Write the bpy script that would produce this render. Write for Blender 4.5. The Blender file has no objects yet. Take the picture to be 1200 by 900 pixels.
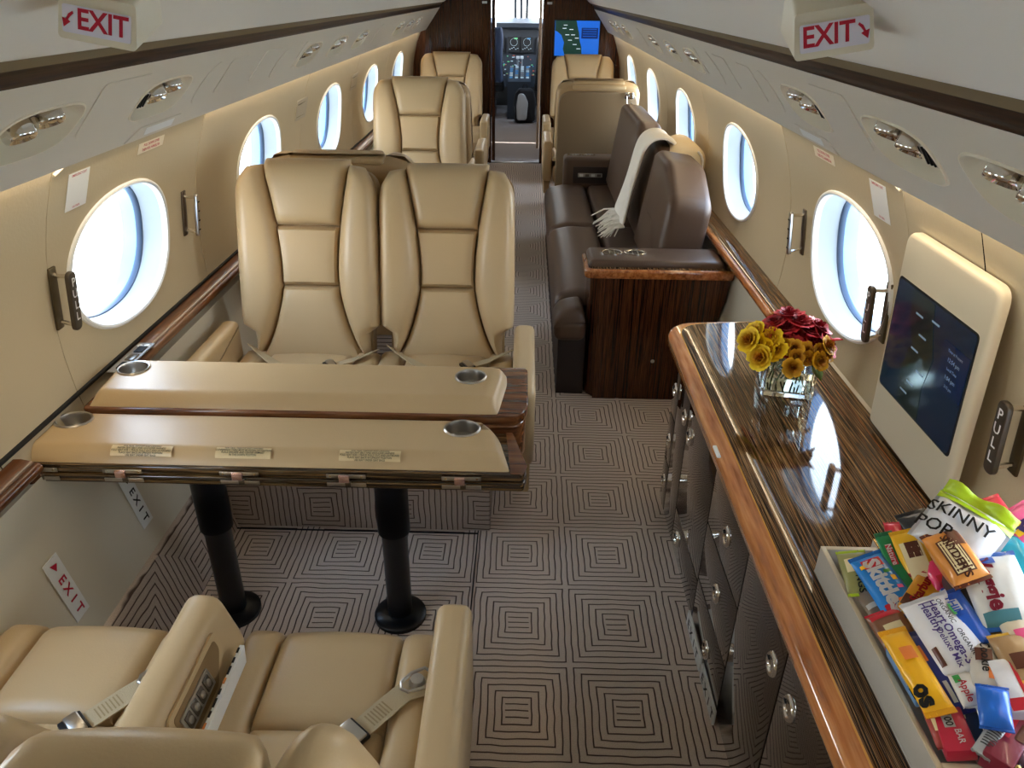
import bpy, bmesh, math, random
import numpy as np
from mathutils import Vector, Matrix
random.seed(7)
PI = math.pi
SC = bpy.context.scene
COL = SC.collection

# ------------------------------------------------------------------ camera
cam_d = bpy.data.cameras.new('camera'); cam = bpy.data.objects.new('camera', cam_d); COL.objects.link(cam)
SC.camera = cam
cam_d.sensor_width = 36.0; cam_d.lens = 876 / 1200 * 36; cam_d.clip_start = .02; cam_d.clip_end = 400
_p, _y, _r = math.radians(27.8), math.radians(.8), math.radians(.8)
_fw = Vector((-math.sin(_y)*math.cos(_p), math.cos(_y)*math.cos(_p), -math.sin(_p)))
_rt = Vector((math.cos(_y), math.sin(_y), 0)); _up = _rt.cross(_fw)
_rt2 = _rt*math.cos(_r) + _up*math.sin(_r); _up2 = _rt2.cross(_fw)
cam.matrix_world = Matrix(((_rt2.x, _up2.x, -_fw.x, .12), (_rt2.y, _up2.y, -_fw.y, 0), (_rt2.z, _up2.z, -_fw.z, 1.7), (0, 0, 0, 1)))

# ------------------------------------------------------------------ world, sun, exposure
SC.view_settings.view_transform = 'Standard'; SC.view_settings.look = 'None'
SC.view_settings.exposure = 0.38; SC.view_settings.gamma = 1.0; SC.view_settings.use_curve_mapping = False
world = bpy.data.worlds.new('world'); SC.world = world; world.use_nodes = True
wn = world.node_tree.nodes; wl = world.node_tree.links; wn.clear()
w_tc = wn.new('ShaderNodeTexCoord'); w_sep = wn.new('ShaderNodeSeparateXYZ'); w_rp = wn.new('ShaderNodeValToRGB')
w_bg = wn.new('ShaderNodeBackground'); w_out = wn.new('ShaderNodeOutputWorld')
wl.new(w_tc.outputs['Generated'], w_sep.inputs[0]); wl.new(w_sep.outputs['Z'], w_rp.inputs[0])
w_rp.color_ramp.elements[0].position = 0.0; w_rp.color_ramp.elements[0].color = (1, .975, .93, 1)
w_rp.color_ramp.elements[1].position = .7; w_rp.color_ramp.elements[1].color = (.50, .70, 1, 1)
wl.new(w_rp.outputs[0], w_bg.inputs[0]); w_bg.inputs[1].default_value = 12.0; wl.new(w_bg.outputs[0], w_out.inputs[0])
sun_d = bpy.data.lights.new('sun', 'SUN'); sun_d.energy = 14.0; sun_d.angle = .01; sun_d.color = (1, .96, .9)
sun = bpy.data.objects.new('sun', sun_d); COL.objects.link(sun); sun.rotation_euler = (math.radians(-38), 0, 0); sun.location = (0, -3, 8)

WIN_Y = [-.48, .82, 2.15, 3.44, 4.76, 6.06, 7.38]
def area(name, loc, rot, sx, sy, e, col, portal=False):
    d = bpy.data.lights.new(name, 'AREA'); d.shape = 'RECTANGLE'; d.size = sx; d.size_y = sy; d.energy = e; d.color = col
    if portal: d.cycles.is_portal = True
    o = bpy.data.objects.new(name, d); COL.objects.link(o); o.location = loc; o.rotation_euler = rot
    return o
for sgn in (-1, 1):
    for y in WIN_Y:
        area('window_daylight', (sgn*1.26, y, .99), (0, sgn*PI/2*1.0, 0), .46, .66, 1, (1, 1, 1), True)
# cabin lighting: downwash tubes behind the lower edge of the service panels
DOWNWASH = 10.0
for sgn in (-1, 1):
    area('sidewall_downwash_lamp', (sgn*.955, 3.4, 1.352), (0, sgn*math.radians(-14), 0), .018, 10.0, DOWNWASH, (1, .80, .54))

# ------------------------------------------------------------------ materials
def s2l(c):
    return tuple(((x/255)/12.92 if x/255 <= .04045 else ((x/255+.055)/1.055)**2.4) for x in c) + (1,)
MATS = {}
def mat(name, rgb, rough=.5, metal=0, noise=None, bump=0, bscale=200, coat=0, emit=0, trans=0, ior=1.45, spec=None, var=0, vscale=3):
    if name in MATS: return MATS[name]
    m = bpy.data.materials.new(name); m.use_nodes = True; MATS[name] = m
    nt = m.node_tree; b = nt.nodes['Principled BSDF']; c = s2l(rgb)
    b.inputs['Base Color'].default_value = c; b.inputs['Roughness'].default_value = rough; b.inputs['Metallic'].default_value = metal
    b.inputs['IOR'].default_value = ior
    if coat: b.inputs['Coat Weight'].default_value = coat; b.inputs['Coat Roughness'].default_value = .04
    if trans: b.inputs['Transmission Weight'].default_value = trans
    if spec is not None: b.inputs['Specular IOR Level'].default_value = spec
    if emit: b.inputs['Emission Color'].default_value = c; b.inputs['Emission Strength'].default_value = emit
    if bump or var:
        tc = nt.nodes.new('ShaderNodeTexCoord')
    if bump:
        n = nt.nodes.new('ShaderNodeTexNoise'); n.inputs['Scale'].default_value = bscale; n.inputs['Detail'].default_value = 3
        bp = nt.nodes.new('ShaderNodeBump'); bp.inputs['Strength'].default_value = bump; bp.inputs['Distance'].default_value = .002
        nt.links.new(tc.outputs['Object'], n.inputs['Vector']); nt.links.new(n.outputs['Fac'], bp.inputs['Height']); nt.links.new(bp.outputs['Normal'], b.inputs['Normal'])
    if var:
        n2 = nt.nodes.new('ShaderNodeTexNoise'); n2.inputs['Scale'].default_value = vscale; n2.inputs['Detail'].default_value = 4
        mx = nt.nodes.new('ShaderNodeMix'); mx.data_type = 'RGBA'
        mx.inputs['A'].default_value = tuple(x*(1-var) for x in c[:3])+(1,); mx.inputs['B'].default_value = tuple(min(1, x*(1+var)) for x in c[:3])+(1,)
        nt.links.new(tc.outputs['Object'], n2.inputs['Vector']); nt.links.new(n2.outputs['Fac'], mx.inputs['Factor']); nt.links.new(mx.outputs['Result'], b.inputs['Base Color'])
    return m
def node(nt, t, **k):
    n = nt.nodes.new(t)
    for a, v in k.items(): setattr(n, a, v)
    return n
def math_n(nt, op, a, b=None, c=None):
    n = nt.nodes.new('ShaderNodeMath'); n.operation = op
    for i, v in enumerate((a, b, c)):
        if v is None: continue
        if isinstance(v, (int, float)): n.inputs[i].default_value = v
        else: nt.links.new(v, n.inputs[i])
    return n.outputs[0]
def stripes_mat(name, cols, sc, rough=.12, coat=.6, warp=.03, bump=0):
    """wood veneer: fine stripes running along the long axis of the scaling"""
    if name in MATS: return MATS[name]
    m = bpy.data.materials.new(name); m.use_nodes = True; MATS[name] = m
    nt = m.node_tree; b = nt.nodes['Principled BSDF']
    g = node(nt, 'ShaderNodeNewGeometry'); mp = node(nt, 'ShaderNodeMapping'); mp.inputs['Scale'].default_value = sc
    nt.links.new(g.outputs['Position'], mp.inputs['Vector'])
    n = node(nt, 'ShaderNodeTexNoise'); n.inputs['Scale'].default_value = 1; n.inputs['Detail'].default_value = 3.5; n.inputs['Roughness'].default_value = .62
    nt.links.new(mp.outputs[0], n.inputs['Vector'])
    r = node(nt, 'ShaderNodeValToRGB'); cr = r.color_ramp
    while len(cr.elements) < len(cols): cr.elements.new(.5)
    for e, (p, c) in zip(cr.elements, cols): e.position = p; e.color = s2l(c)
    nt.links.new(n.outputs['Fac'], r.inputs[0]); nt.links.new(r.outputs[0], b.inputs['Base Color'])
    b.inputs['Roughness'].default_value = rough; b.inputs['Coat Weight'].default_value = coat; b.inputs['Coat Roughness'].default_value = .03
    if name == 'macassar_vertical': b.inputs['Specular IOR Level'].default_value = .3
    if name == 'veneer_dark': b.inputs['Specular IOR Level'].default_value = .2
    if name == 'zebra_top': b.inputs['Specular IOR Level'].default_value = .32
    return m
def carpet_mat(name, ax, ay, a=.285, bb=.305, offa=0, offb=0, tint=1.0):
    """carved carpet: concentric rectangles of dark lines, one square block after another"""
    m = bpy.data.materials.new(name); m.use_nodes = True
    nt = m.node_tree; b = nt.nodes['Principled BSDF']; L = nt.links
    g = node(nt, 'ShaderNodeNewGeometry')
    nz = node(nt, 'ShaderNodeTexNoise'); nz.inputs['Scale'].default_value = 14; nz.inputs['Detail'].default_value = 1
    L.new(g.outputs['Position'], nz.inputs['Vector'])
    w1 = node(nt, 'ShaderNodeVectorMath', operation='SUBTRACT'); L.new(nz.outputs['Color'], w1.inputs[0]); w1.inputs[1].default_value = (.5, .5, .5)
    w2 = node(nt, 'ShaderNodeVectorMath', operation='SCALE'); L.new(w1.outputs[0], w2.inputs[0]); w2.inputs['Scale'].default_value = .009
    w3 = node(nt, 'ShaderNodeVectorMath', operation='ADD'); L.new(g.outputs['Position'], w3.inputs[0]); L.new(w2.outputs[0], w3.inputs[1])
    sp = node(nt, 'ShaderNodeSeparateXYZ'); L.new(w3.outputs[0], sp.inputs[0])
    px, py = sp.outputs[ax], sp.outputs[ay]
    u = math_n(nt, 'ABSOLUTE', math_n(nt, 'SUBTRACT', math_n(nt, 'FRACT', math_n(nt, 'MULTIPLY_ADD', px, 1/a, offa+50)), .5))
    v = math_n(nt, 'ABSOLUTE', math_n(nt, 'SUBTRACT', math_n(nt, 'FRACT', math_n(nt, 'MULTIPLY_ADD', py, 1/bb, offb+50)), .5))
    # vertical lines where |u| > |v| and outside the core column; otherwise horizontal lines
    isv = math_n(nt, 'MULTIPLY', math_n(nt, 'GREATER_THAN', u, math_n(nt, 'MULTIPLY', v, 1.0)), math_n(nt, 'GREATER_THAN', u, .105))
    cu = math_n(nt, 'ABSOLUTE', math_n(nt, 'SUBTRACT', math_n(nt, 'FRACT', math_n(nt, 'MULTIPLY', u, 15.0)), .5))
    cv = math_n(nt, 'ABSOLUTE', math_n(nt, 'SUBTRACT', math_n(nt, 'FRACT', math_n(nt, 'MULTIPLY', v, 15.0)), .5))
    d = math_n(nt, 'ADD', math_n(nt, 'MULTIPLY', cu, isv), math_n(nt, 'MULTIPLY', cv, math_n(nt, 'SUBTRACT', 1, isv)))
    # outlines between the four triangles and round the core
    rim = math_n(nt, 'ABSOLUTE', math_n(nt, 'SUBTRACT', u, math_n(nt, 'MAXIMUM', v, .105)))
    line1 = node(nt, 'ShaderNodeMapRange', interpolation_type='SMOOTHSTEP'); L.new(d, line1.inputs['Value'])
    line1.inputs['From Min'].default_value = .36; line1.inputs['From Max'].default_value = .46
    line2 = node(nt, 'ShaderNodeMapRange', interpolation_type='SMOOTHSTEP'); L.new(rim, line2.inputs['Value'])
    line2.inputs['From Min'].default_value = .012; line2.inputs['From Max'].default_value = .004
    ln = math_n(nt, 'MAXIMUM', line1.outputs[0], math_n(nt, 'MULTIPLY', line2.outputs[0], .0))
    fz = node(nt, 'ShaderNodeTexNoise'); fz.inputs['Scale'].default_value = 420; fz.inputs['Detail'].default_value = 2; L.new(g.outputs['Position'], fz.inputs['Vector'])
    bz = node(nt, 'ShaderNodeTexNoise'); bz.inputs['Scale'].default_value = 3; L.new(g.outputs['Position'], bz.inputs['Vector'])
    c1 = node(nt, 'ShaderNodeMix', data_type='RGBA'); L.new(fz.outputs['Fac'], c1.inputs['Factor'])
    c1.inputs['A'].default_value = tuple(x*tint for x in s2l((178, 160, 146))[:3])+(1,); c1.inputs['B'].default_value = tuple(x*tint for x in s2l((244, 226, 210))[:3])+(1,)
    c2 = node(nt, 'ShaderNodeMix', data_type='RGBA'); L.new(ln, c2.inputs['Factor']); L.new(c1.outputs['Result'], c2.inputs['A']); c2.inputs['B'].default_value = s2l((84, 68, 62))
    L.new(c2.outputs['Result'], b.inputs['Base Color']); b.inputs['Roughness'].default_value = .95; b.inputs['Specular IOR Level'].default_value = .1
    hh = math_n(nt, 'ADD', math_n(nt, 'MULTIPLY', ln, -1.0), math_n(nt, 'MULTIPLY', fz.outputs['Fac'], .5))
    bp = node(nt, 'ShaderNodeBump'); bp.inputs['Strength'].default_value = .55; bp.inputs['Distance'].default_value = .004
    L.new(hh, bp.inputs['Height']); L.new(bp.outputs[0], b.inputs['Normal'])
    return m
LEATHER = mat('tan_leather', (197, 170, 129), .36, bump=.12, bscale=260, var=.05, vscale=4)
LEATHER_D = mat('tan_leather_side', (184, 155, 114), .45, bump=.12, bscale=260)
TAUPE = mat('taupe_leather', (150, 128, 98), .5, bump=.1, bscale=260)
BROWN = mat('brown_leather', (86, 66, 52), .40, bump=.15, bscale=240, var=.06, vscale=5)
BROWN_D = mat('dark_brown_fabric', (46, 35, 30), .6, bump=.15, bscale=240)
WALL = mat('sidewall_ultraleather', (190, 174, 143), .55, bump=.25, bscale=120, var=.02)
LOWWALL = mat('lower_sidewall', (214, 205, 184), .5, bump=.08, bscale=150)
PSUM = mat('service_panel', (216, 207, 191), .5, bump=.1, bscale=150)
CEIL = mat('headliner', (226, 219, 206), .7, bump=.05, bscale=80)
WHITE = mat('white_plastic', (232, 232, 228), .35)
OFFW = mat('ivory_plastic', (226, 216, 192), .4)
RECESS = mat('valance_recess', (120, 104, 76), .6)
CHROME = mat('polished_chrome', (225, 220, 212), .12, 1)
STEEL = mat('brushed_steel', (190, 186, 180), .28, 1)
DSTEEL = mat('dark_nickel', (120, 112, 104), .3, 1)
BLACK = mat('black_satin', (12, 15, 20), .3)
BLACKM = mat('black_matte', (16, 16, 17), .7)
GREY = mat('grey_plastic', (150, 150, 150), .5)
BELT = mat('belt_webbing', (190, 172, 138), .8, bump=.5, bscale=500)
RED = mat('sign_red', (185, 20, 50), .5)
INK = mat('black_ink', (30, 28, 26), .6)
WHITEINK = mat('white_ink', (235, 235, 235), .5)
GASKET = mat('dark_gasket', (70, 84, 104), .4)
EBONY_V = stripes_mat('macassar_vertical', [(.30, (16, 9, 7)), (.44, (38, 20, 13)), (.50, (92, 52, 30)), (.55, (40, 20, 13)), (.60, (104, 60, 34)), (.66, (28, 15, 10)), (.8, (96, 56, 32))], (120, 120, 1.4), .18, .2)
EBONY_F = stripes_mat('macassar_front', [(.30, (14, 9, 7)), (.46, (30, 19, 13)), (.58, (52, 33, 22)), (.68, (24, 14, 10)), (.8, (70, 46, 30))], (150, 150, 2.2), .07, 1.0)
EBONY_Y = stripes_mat('zebra_top', [(.20, (22, 14, 10)), (.34, (30, 19, 13)), (.37, (150, 116, 80)), (.41, (34, 22, 15)), (.455, (44, 29, 19)), (.47, (176, 138, 94)), (.50, (52, 34, 22)), (.54, (26, 16, 11)), (.56, (148, 108, 68)), (.60, (30, 18, 12)), (.655, (40, 24, 15)), (.67, (160, 100, 56)), (.71, (34, 20, 13)), (.85, (24, 15, 10))], (95, .8, 95), .06, .12)
EBONY_X = stripes_mat('macassar_edge', [(.30, (18, 12, 9)), (.48, (52, 38, 26)), (.56, (120, 92, 56)), (.64, (30, 18, 12)), (.8, (90, 62, 38))], (2.2, 160, 160))
RAILW = stripes_mat('rail_wood', [(.30, (58, 30, 14)), (.5, (92, 52, 24)), (.7, (120, 72, 36))], (60, 5, 60), .3, .4)
WOOD = stripes_mat('cherry_edge', [(.30, (118, 64, 30)), (.5, (170, 100, 50)), (.7, (200, 130, 72))], (60, 5, 60), .15, .8)
WOODX = stripes_mat('walnut_table', [(.30, (66, 38, 22)), (.5, (108, 64, 36)), (.7, (134, 86, 50))], (5, 70, 70), .2, .6)
CARPET = carpet_mat('carpet_floor', 0, 1, a=.297, bb=.315, offa=.022/.297, offb=-1.2/.315)
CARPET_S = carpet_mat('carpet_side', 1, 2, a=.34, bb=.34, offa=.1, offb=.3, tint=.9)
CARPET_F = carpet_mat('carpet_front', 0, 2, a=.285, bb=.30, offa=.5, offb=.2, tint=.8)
def glass_pane_mat(name, tint, gl=.07):
    m = bpy.data.materials.new(name); m.use_nodes = True; nt = m.node_tree; nt.nodes.clear()
    o = node(nt, 'ShaderNodeOutputMaterial'); t = node(nt, 'ShaderNodeBsdfTransparent'); g = node(nt, 'ShaderNodeBsdfGlossy'); mx = node(nt, 'ShaderNodeMixShader')
    t.inputs[0].default_value = tint; g.inputs['Roughness'].default_value = .02; mx.inputs[0].default_value = gl
    nt.links.new(t.outputs[0], mx.inputs[1]); nt.links.new(g.outputs[0], mx.inputs[2]); nt.links.new(mx.outputs[0], o.inputs[0]); return m
PANE = glass_pane_mat('acrylic_pane', (.95, .99, 1, 1))

# ------------------------------------------------------------------ mesh helpers
def link(name, me, m=None, parent=None, smooth=True):
    o = bpy.data.objects.new(name, me); COL.objects.link(o)
    if m is not None:
        for mm in (m if isinstance(m, (list, tuple)) else [m]): me.materials.append(mm)
    if smooth:
        me.polygons.foreach_set('use_smooth', [True]*len(me.polygons))
        try: me.set_sharp_from_angle(angle=math.radians(42))
        except Exception: pass
    if parent is not None: o.parent = parent
    return o
class MB:
    def __init__(s): s.v = []; s.f = []; s.mi = []; s.cur = 0
    def add(s, vs, fs):
        b = len(s.v); s.v += [tuple(v) for v in vs]; s.f += [tuple(i+b for i in f) for f in fs]; s.mi += [s.cur]*len(fs); return s
    def box(s, c, d, r=0, rot=None, seg=2):
        bm = bmesh.new(); bmesh.ops.create_cube(bm, size=1)
        for v in bm.verts: v.co = Vector((v.co.x*d[0], v.co.y*d[1], v.co.z*d[2]))
        if r > 0:
            r = min(r, min(d)*.49)
            bmesh.ops.bevel(bm, geom=list(bm.edges), offset=r, segments=seg, profile=.5, affect='EDGES')
        M = Matrix.Translation(c) @ (rot.to_4x4() if rot is not None else Matrix())
        bm.verts.index_update()
        s.add([M @ v.co for v in bm.verts], [[v.index for v in f.verts] for f in bm.faces]); bm.free(); return s
    def span(s, a, b, r=0, seg=2):
        return s.box(((a[0]+b[0])/2, (a[1]+b[1])/2, (a[2]+b[2])/2), (abs(b[0]-a[0]), abs(b[1]-a[1]), abs(b[2]-a[2])), r, None, seg)
    def tube(s, pts, r, n=8, caps=True):
        pts = [Vector(p) for p in pts]; rings = []
        rr = r if isinstance(r, (list, tuple)) else [r]*len(pts)
        prev = None
        for i, p in enumerate(pts):
            t = (pts[min(i+1, len(pts)-1)]-pts[max(i-1, 0)]).normalized()
            a = prev if prev is not None else (Vector((0, 0, 1)) if abs(t.z) < .9 else Vector((1, 0, 0)))
            a = (a - t*a.dot(t)).normalized(); prev = a; c = t.cross(a)
            rings.append([p + (a*math.cos(2*PI*k/n)+c*math.sin(2*PI*k/n))*rr[i] for k in range(n)])
        vs = [v for rg in rings for v in rg]; fs = []
        for i in range(len(pts)-1):
            for k in range(n): fs.append((i*n+k, i*n+(k+1) % n, (i+1)*n+(k+1) % n, (i+1)*n+k))
        if caps: fs.append(tuple(range(n))[::-1]); fs.append(tuple((len(pts)-1)*n+k for k in range(n)))
        return s.add(vs, fs)
    def lathe(s, prof, n=24, M=None, sx=1, sy=1, cap=True):
        M = M or Matrix(); vs = []; fs = []
        for r, z in prof:
            for k in range(n): vs.append(M @ Vector((r*math.cos(2*PI*k/n)*sx, r*math.sin(2*PI*k/n)*sy, z)))
        for i in range(len(prof)-1):
            for k in range(n): fs.append((i*n+k, i*n+(k+1) % n, (i+1)*n+(k+1) % n, (i+1)*n+k))
        if cap and prof[0][0] > 1e-6: fs.append(tuple(range(n))[::-1])
        if cap and prof[-1][0] > 1e-6: fs.append(tuple((len(prof)-1)*n+k for k in range(n)))
        return s.add(vs, fs)
    def prism(s, poly, ext, fn=None):
        """poly: list of 3D points, extruded by vector ext"""
        n = len(poly); e = Vector(ext); vs = [Vector(p) for p in poly]+[Vector(p)+e for p in poly]
        fs = [tuple(range(n))[::-1], tuple(range(n, 2*n))]+[(i, (i+1) % n, n+(i+1) % n, n+i) for i in range(n)]
        return s.add(vs, fs)
    def grid(s, P, nu, nv, closed_u=False):
        vs = [P(i, j) for j in range(nv) for i in range(nu)]; fs = []
        for j in range(nv-1):
            for i in range(nu if closed_u else nu-1): fs.append((j*nu+i, j*nu+(i+1) % nu, (j+1)*nu+(i+1) % nu, (j+1)*nu+i))
        return s.add(vs, fs)
    def ribbon(s, pts, wdir, w, th=.002):
        """strap along pts; wdir one vector or one per point"""
        pts = [Vector(p) for p in pts]; n = len(pts); vs = []; fs = []
        for i, p in enumerate(pts):
            t = (pts[min(i+1, n-1)]-pts[max(i-1, 0)]).normalized()
            wd = Vector(wdir[i] if isinstance(wdir, list) else wdir); wd = (wd - t*wd.dot(t)).normalized(); nn = t.cross(wd)
            for a, b in ((-1, -1), (1, -1), (1, 1), (-1, 1)): vs.append(p + wd*a*w/2 + nn*b*th/2)
        for i in range(n-1):
            for k in range(4): fs.append((i*4+k, i*4+(k+1) % 4, (i+1)*4+(k+1) % 4, (i+1)*4+k))
        fs += [(3, 2, 1, 0), tuple((n-1)*4+k for k in range(4))]
        return s.add(vs, fs)
    def build(s, name, m=None, parent=None, smooth=True):
        me = bpy.data.meshes.new(name); me.from_pydata(s.v, [], s.f)
        bm = bmesh.new(); bm.from_mesh(me); bmesh.ops.recalc_face_normals(bm, faces=bm.faces); bm.to_mesh(me); bm.free()
        if any(s.mi): me.polygons.foreach_set('material_index', s.mi)
        return link(name, me, m, parent, smooth)
def part(name, m, parent, c, d, r=.004, rot=None, seg=2):
    return MB().box(c, d, r, rot, seg).build(name, m, parent)
def tag(o, label=None, cat=None, group=None, kind=None):
    if label: o['label'] = label
    if cat: o['category'] = cat
    if group: o['group'] = group
    if kind: o['kind'] = kind
    return o
def empty(name, loc=(0, 0, 0), rz=0, parent=None):
    o = bpy.data.objects.new(name, None); COL.objects.link(o); o.location = loc; o.rotation_euler = (0, 0, rz); o.empty_display_size = .05
    if parent is not None: o.parent = parent
    return o
def thing(name, label, cat, loc=(0, 0, 0), rz=0, group=None): return tag(empty(name, loc, rz), label, cat, group)
def struct(o, label=None):
    o['kind'] = 'structure'
    if label: o['label'] = label
    return o
def dup(root, loc, rz=None, label=None):
    r = root.copy(); COL.objects.link(r); r.location = loc
    if rz is not None: r.rotation_euler = (0, 0, rz)
    if label: r['label'] = label
    for ch in list(root.children):
        c = ch.copy(); COL.objects.link(c); c.parent = r
        for g in ch.children:
            d = g.copy(); COL.objects.link(d); d.parent = c
    return r
def ep(d, e): 
    d = max(0., min(d/e, 1.)); return math.sqrt(max(0, 1-(1-d)**2))
def cs(i, n): return .5-.5*math.cos(PI*i/n)
def pillow(mapf, xl, xr, t0, t1, L, thick, edge, bulge=0, nx=18, ny=18, mb=None, crown=None, wr=0):
    """padded upholstery panel: outline xl(t)..xr(t), t0..t1 (L = metres per unit of t), h from a rounded edge profile; mapf(x,t,h)"""
    mb = mb or MB()
    def P(i, j):
        s = cs(i, nx); t = t0+(t1-t0)*cs(j, ny); a, b = xl(t), xr(t); x = a+(b-a)*s
        dx = min(s, 1-s)*abs(b-a); dt = min(t-t0, t1-t)*L
        h = thick*ep(dx, edge)*ep(dt, edge) + bulge*4*s*(1-s)*(4*(t-t0)*(t1-t)/(t1-t0)**2)**.5
        if wr: h += wr*math.sin(23*t+9*s)*math.sin(7*s+31*t)*ep(dx, edge)*ep(dt, edge)
        return mapf(x, t, h)
    return mb.grid(P, nx+1, ny+1)
def rounded(pts, r, n=5):
    """round the corners of a 2D polygon; r a number or one per corner"""
    out = []; N = len(pts)
    for i, p in enumerate(pts):
        p = Vector(p); a = Vector(pts[i-1]); b = Vector(pts[(i+1) % N]); rr = r[i] if isinstance(r, (list, tuple)) else r
        da, db = (a-p), (b-p); k = min(rr, da.length*.49, db.length*.49)
        if k < 1e-5: out.append(tuple(p)); continue
        A = p+da.normalized()*k; B = p+db.normalized()*k
        for j in range(n+1):
            t = j/n; q = A*(1-t)**2 + p*2*t*(1-t) + B*t*t; out.append((q.x, q.y))
    return out
def slab(outline, thick, r, fr, bulge=0, mb=None, back_r=None, steps=4):
    """upholstered slab with rounded rims. fr=(origin, ea, eb, n): outline lies in ea/eb, thickness runs along n from 0 to thick"""
    mb = mb or MB(); o, ea, eb, nn = [Vector(x) for x in fr]; N = len(outline); P = [Vector(p) for p in outline]
    area2 = sum(P[i].x*P[(i+1) % N].y-P[(i+1) % N].x*P[i].y for i in range(N)); sg = 1 if area2 > 0 else -1
    nrm = []
    for i in range(N):
        d = (P[(i+1) % N]-P[i-1]); q = Vector((-d.y, d.x)); q = q.normalized() if q.length > 1e-9 else Vector((0, 0)); nrm.append(q*sg)
    cen = sum(P, Vector((0, 0)))/N; br = r if back_r is None else back_r
    rings = []
    for k in range(steps+1):
        a = PI/2*k/steps; rings.append((br*(1-math.sin(a)), br*(1-math.cos(a)), 0)) if br > 0 or k == steps else None
    rings = [(br*(1-math.sin(PI/2*k/steps)), br*(1-math.cos(PI/2*k/steps))) for k in range(steps+1)] if br > 0 else [(0, 0)]
    rings += [(r*(1-math.cos(PI/2*k/steps)), thick-r+r*math.sin(PI/2*k/steps)) for k in range(steps+1)]
    vs = []; fs = []
    for ins, h in rings:
        for p, q in zip(P, nrm): w = p+q*ins; vs.append(o+ea*w.x+eb*w.y+nn*h)
    R = len(rings)
    fac = (.8, .55, .28)
    if bulge:
        for f in fac:
            for p, q in zip(P, nrm):
                w = cen+(p+q*r-cen)*f; vs.append(o+ea*w.x+eb*w.y+nn*(thick+bulge*(1-f*f)))
        R += len(fac)
    for k in range(R-1):
        for i in range(N): fs.append((k*N+i, k*N+(i+1) % N, (k+1)*N+(i+1) % N, (k+1)*N+i))
    fs.append(tuple(range(N))[::-1]); fs.append(tuple((R-1)*N+i for i in range(N)))
    return mb.add(vs, fs)
def outline_panel(poly, mapf, h0, h1, mb=None):
    """thin plate following a curved wall: poly in wall coordinates, mapf(a,b,h)"""
    mb = mb or MB(); n = len(poly)
    vs = [mapf(a, b, h0) for a, b in poly]+[mapf(a, b, h1) for a, b in poly]
    return mb.add(vs, [tuple(range(n))[::-1], tuple(range(n, 2*n))]+[(i, (i+1) % n, n+(i+1) % n, n+i) for i in range(n)])
_txt = {}
def text_mesh(body, size=1, bold=0.0, depth=.02, align='CENTER'):
    key = (body, bold, align)
    if key in _txt: return _txt[key]
    c = bpy.data.curves.new('lettering', 'FONT'); c.body = body; c.size = 1; c.align_x = align; c.align_y = 'CENTER'; c.offset = bold; c.resolution_u = 2; c.extrude = depth; c.space_line = .9
    o = bpy.data.objects.new('lettering', c); COL.objects.link(o)
    dg = bpy.context.evaluated_depsgraph_get(); dg.update()
    me = bpy.data.meshes.new_from_object(o.evaluated_get(dg)); me.name = 'lettering'
    bpy.data.objects.remove(o); bpy.data.curves.remove(c); _txt[key] = me
    return me
def text(body, size, origin, ex, ey, m, parent=None, bold=0.0, align='CENTER', sx=1.0, name='lettering'):
    """lettering lying flat in the frame (origin, ex reading direction, ey up), world coordinates unless the parent moves"""
    src = text_mesh(body, 1, bold, .004, align); ex = Vector(ex).normalized(); ey = Vector(ey); ey = (ey-ex*ey.dot(ex)).normalized(); nz = ex.cross(ey)
    mb = MB(); o = Vector(origin)
    vs = [o + ex*v.co.x*size*sx + ey*v.co.y*size + nz*v.co.z*size for v in src.vertices]
    mb.add(vs, [list(p.vertices) for p in src.polygons])
    me = bpy.data.meshes.new(name); me.from_pydata(mb.v, [], mb.f)
    return link(name, me, m, parent, False)
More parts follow.
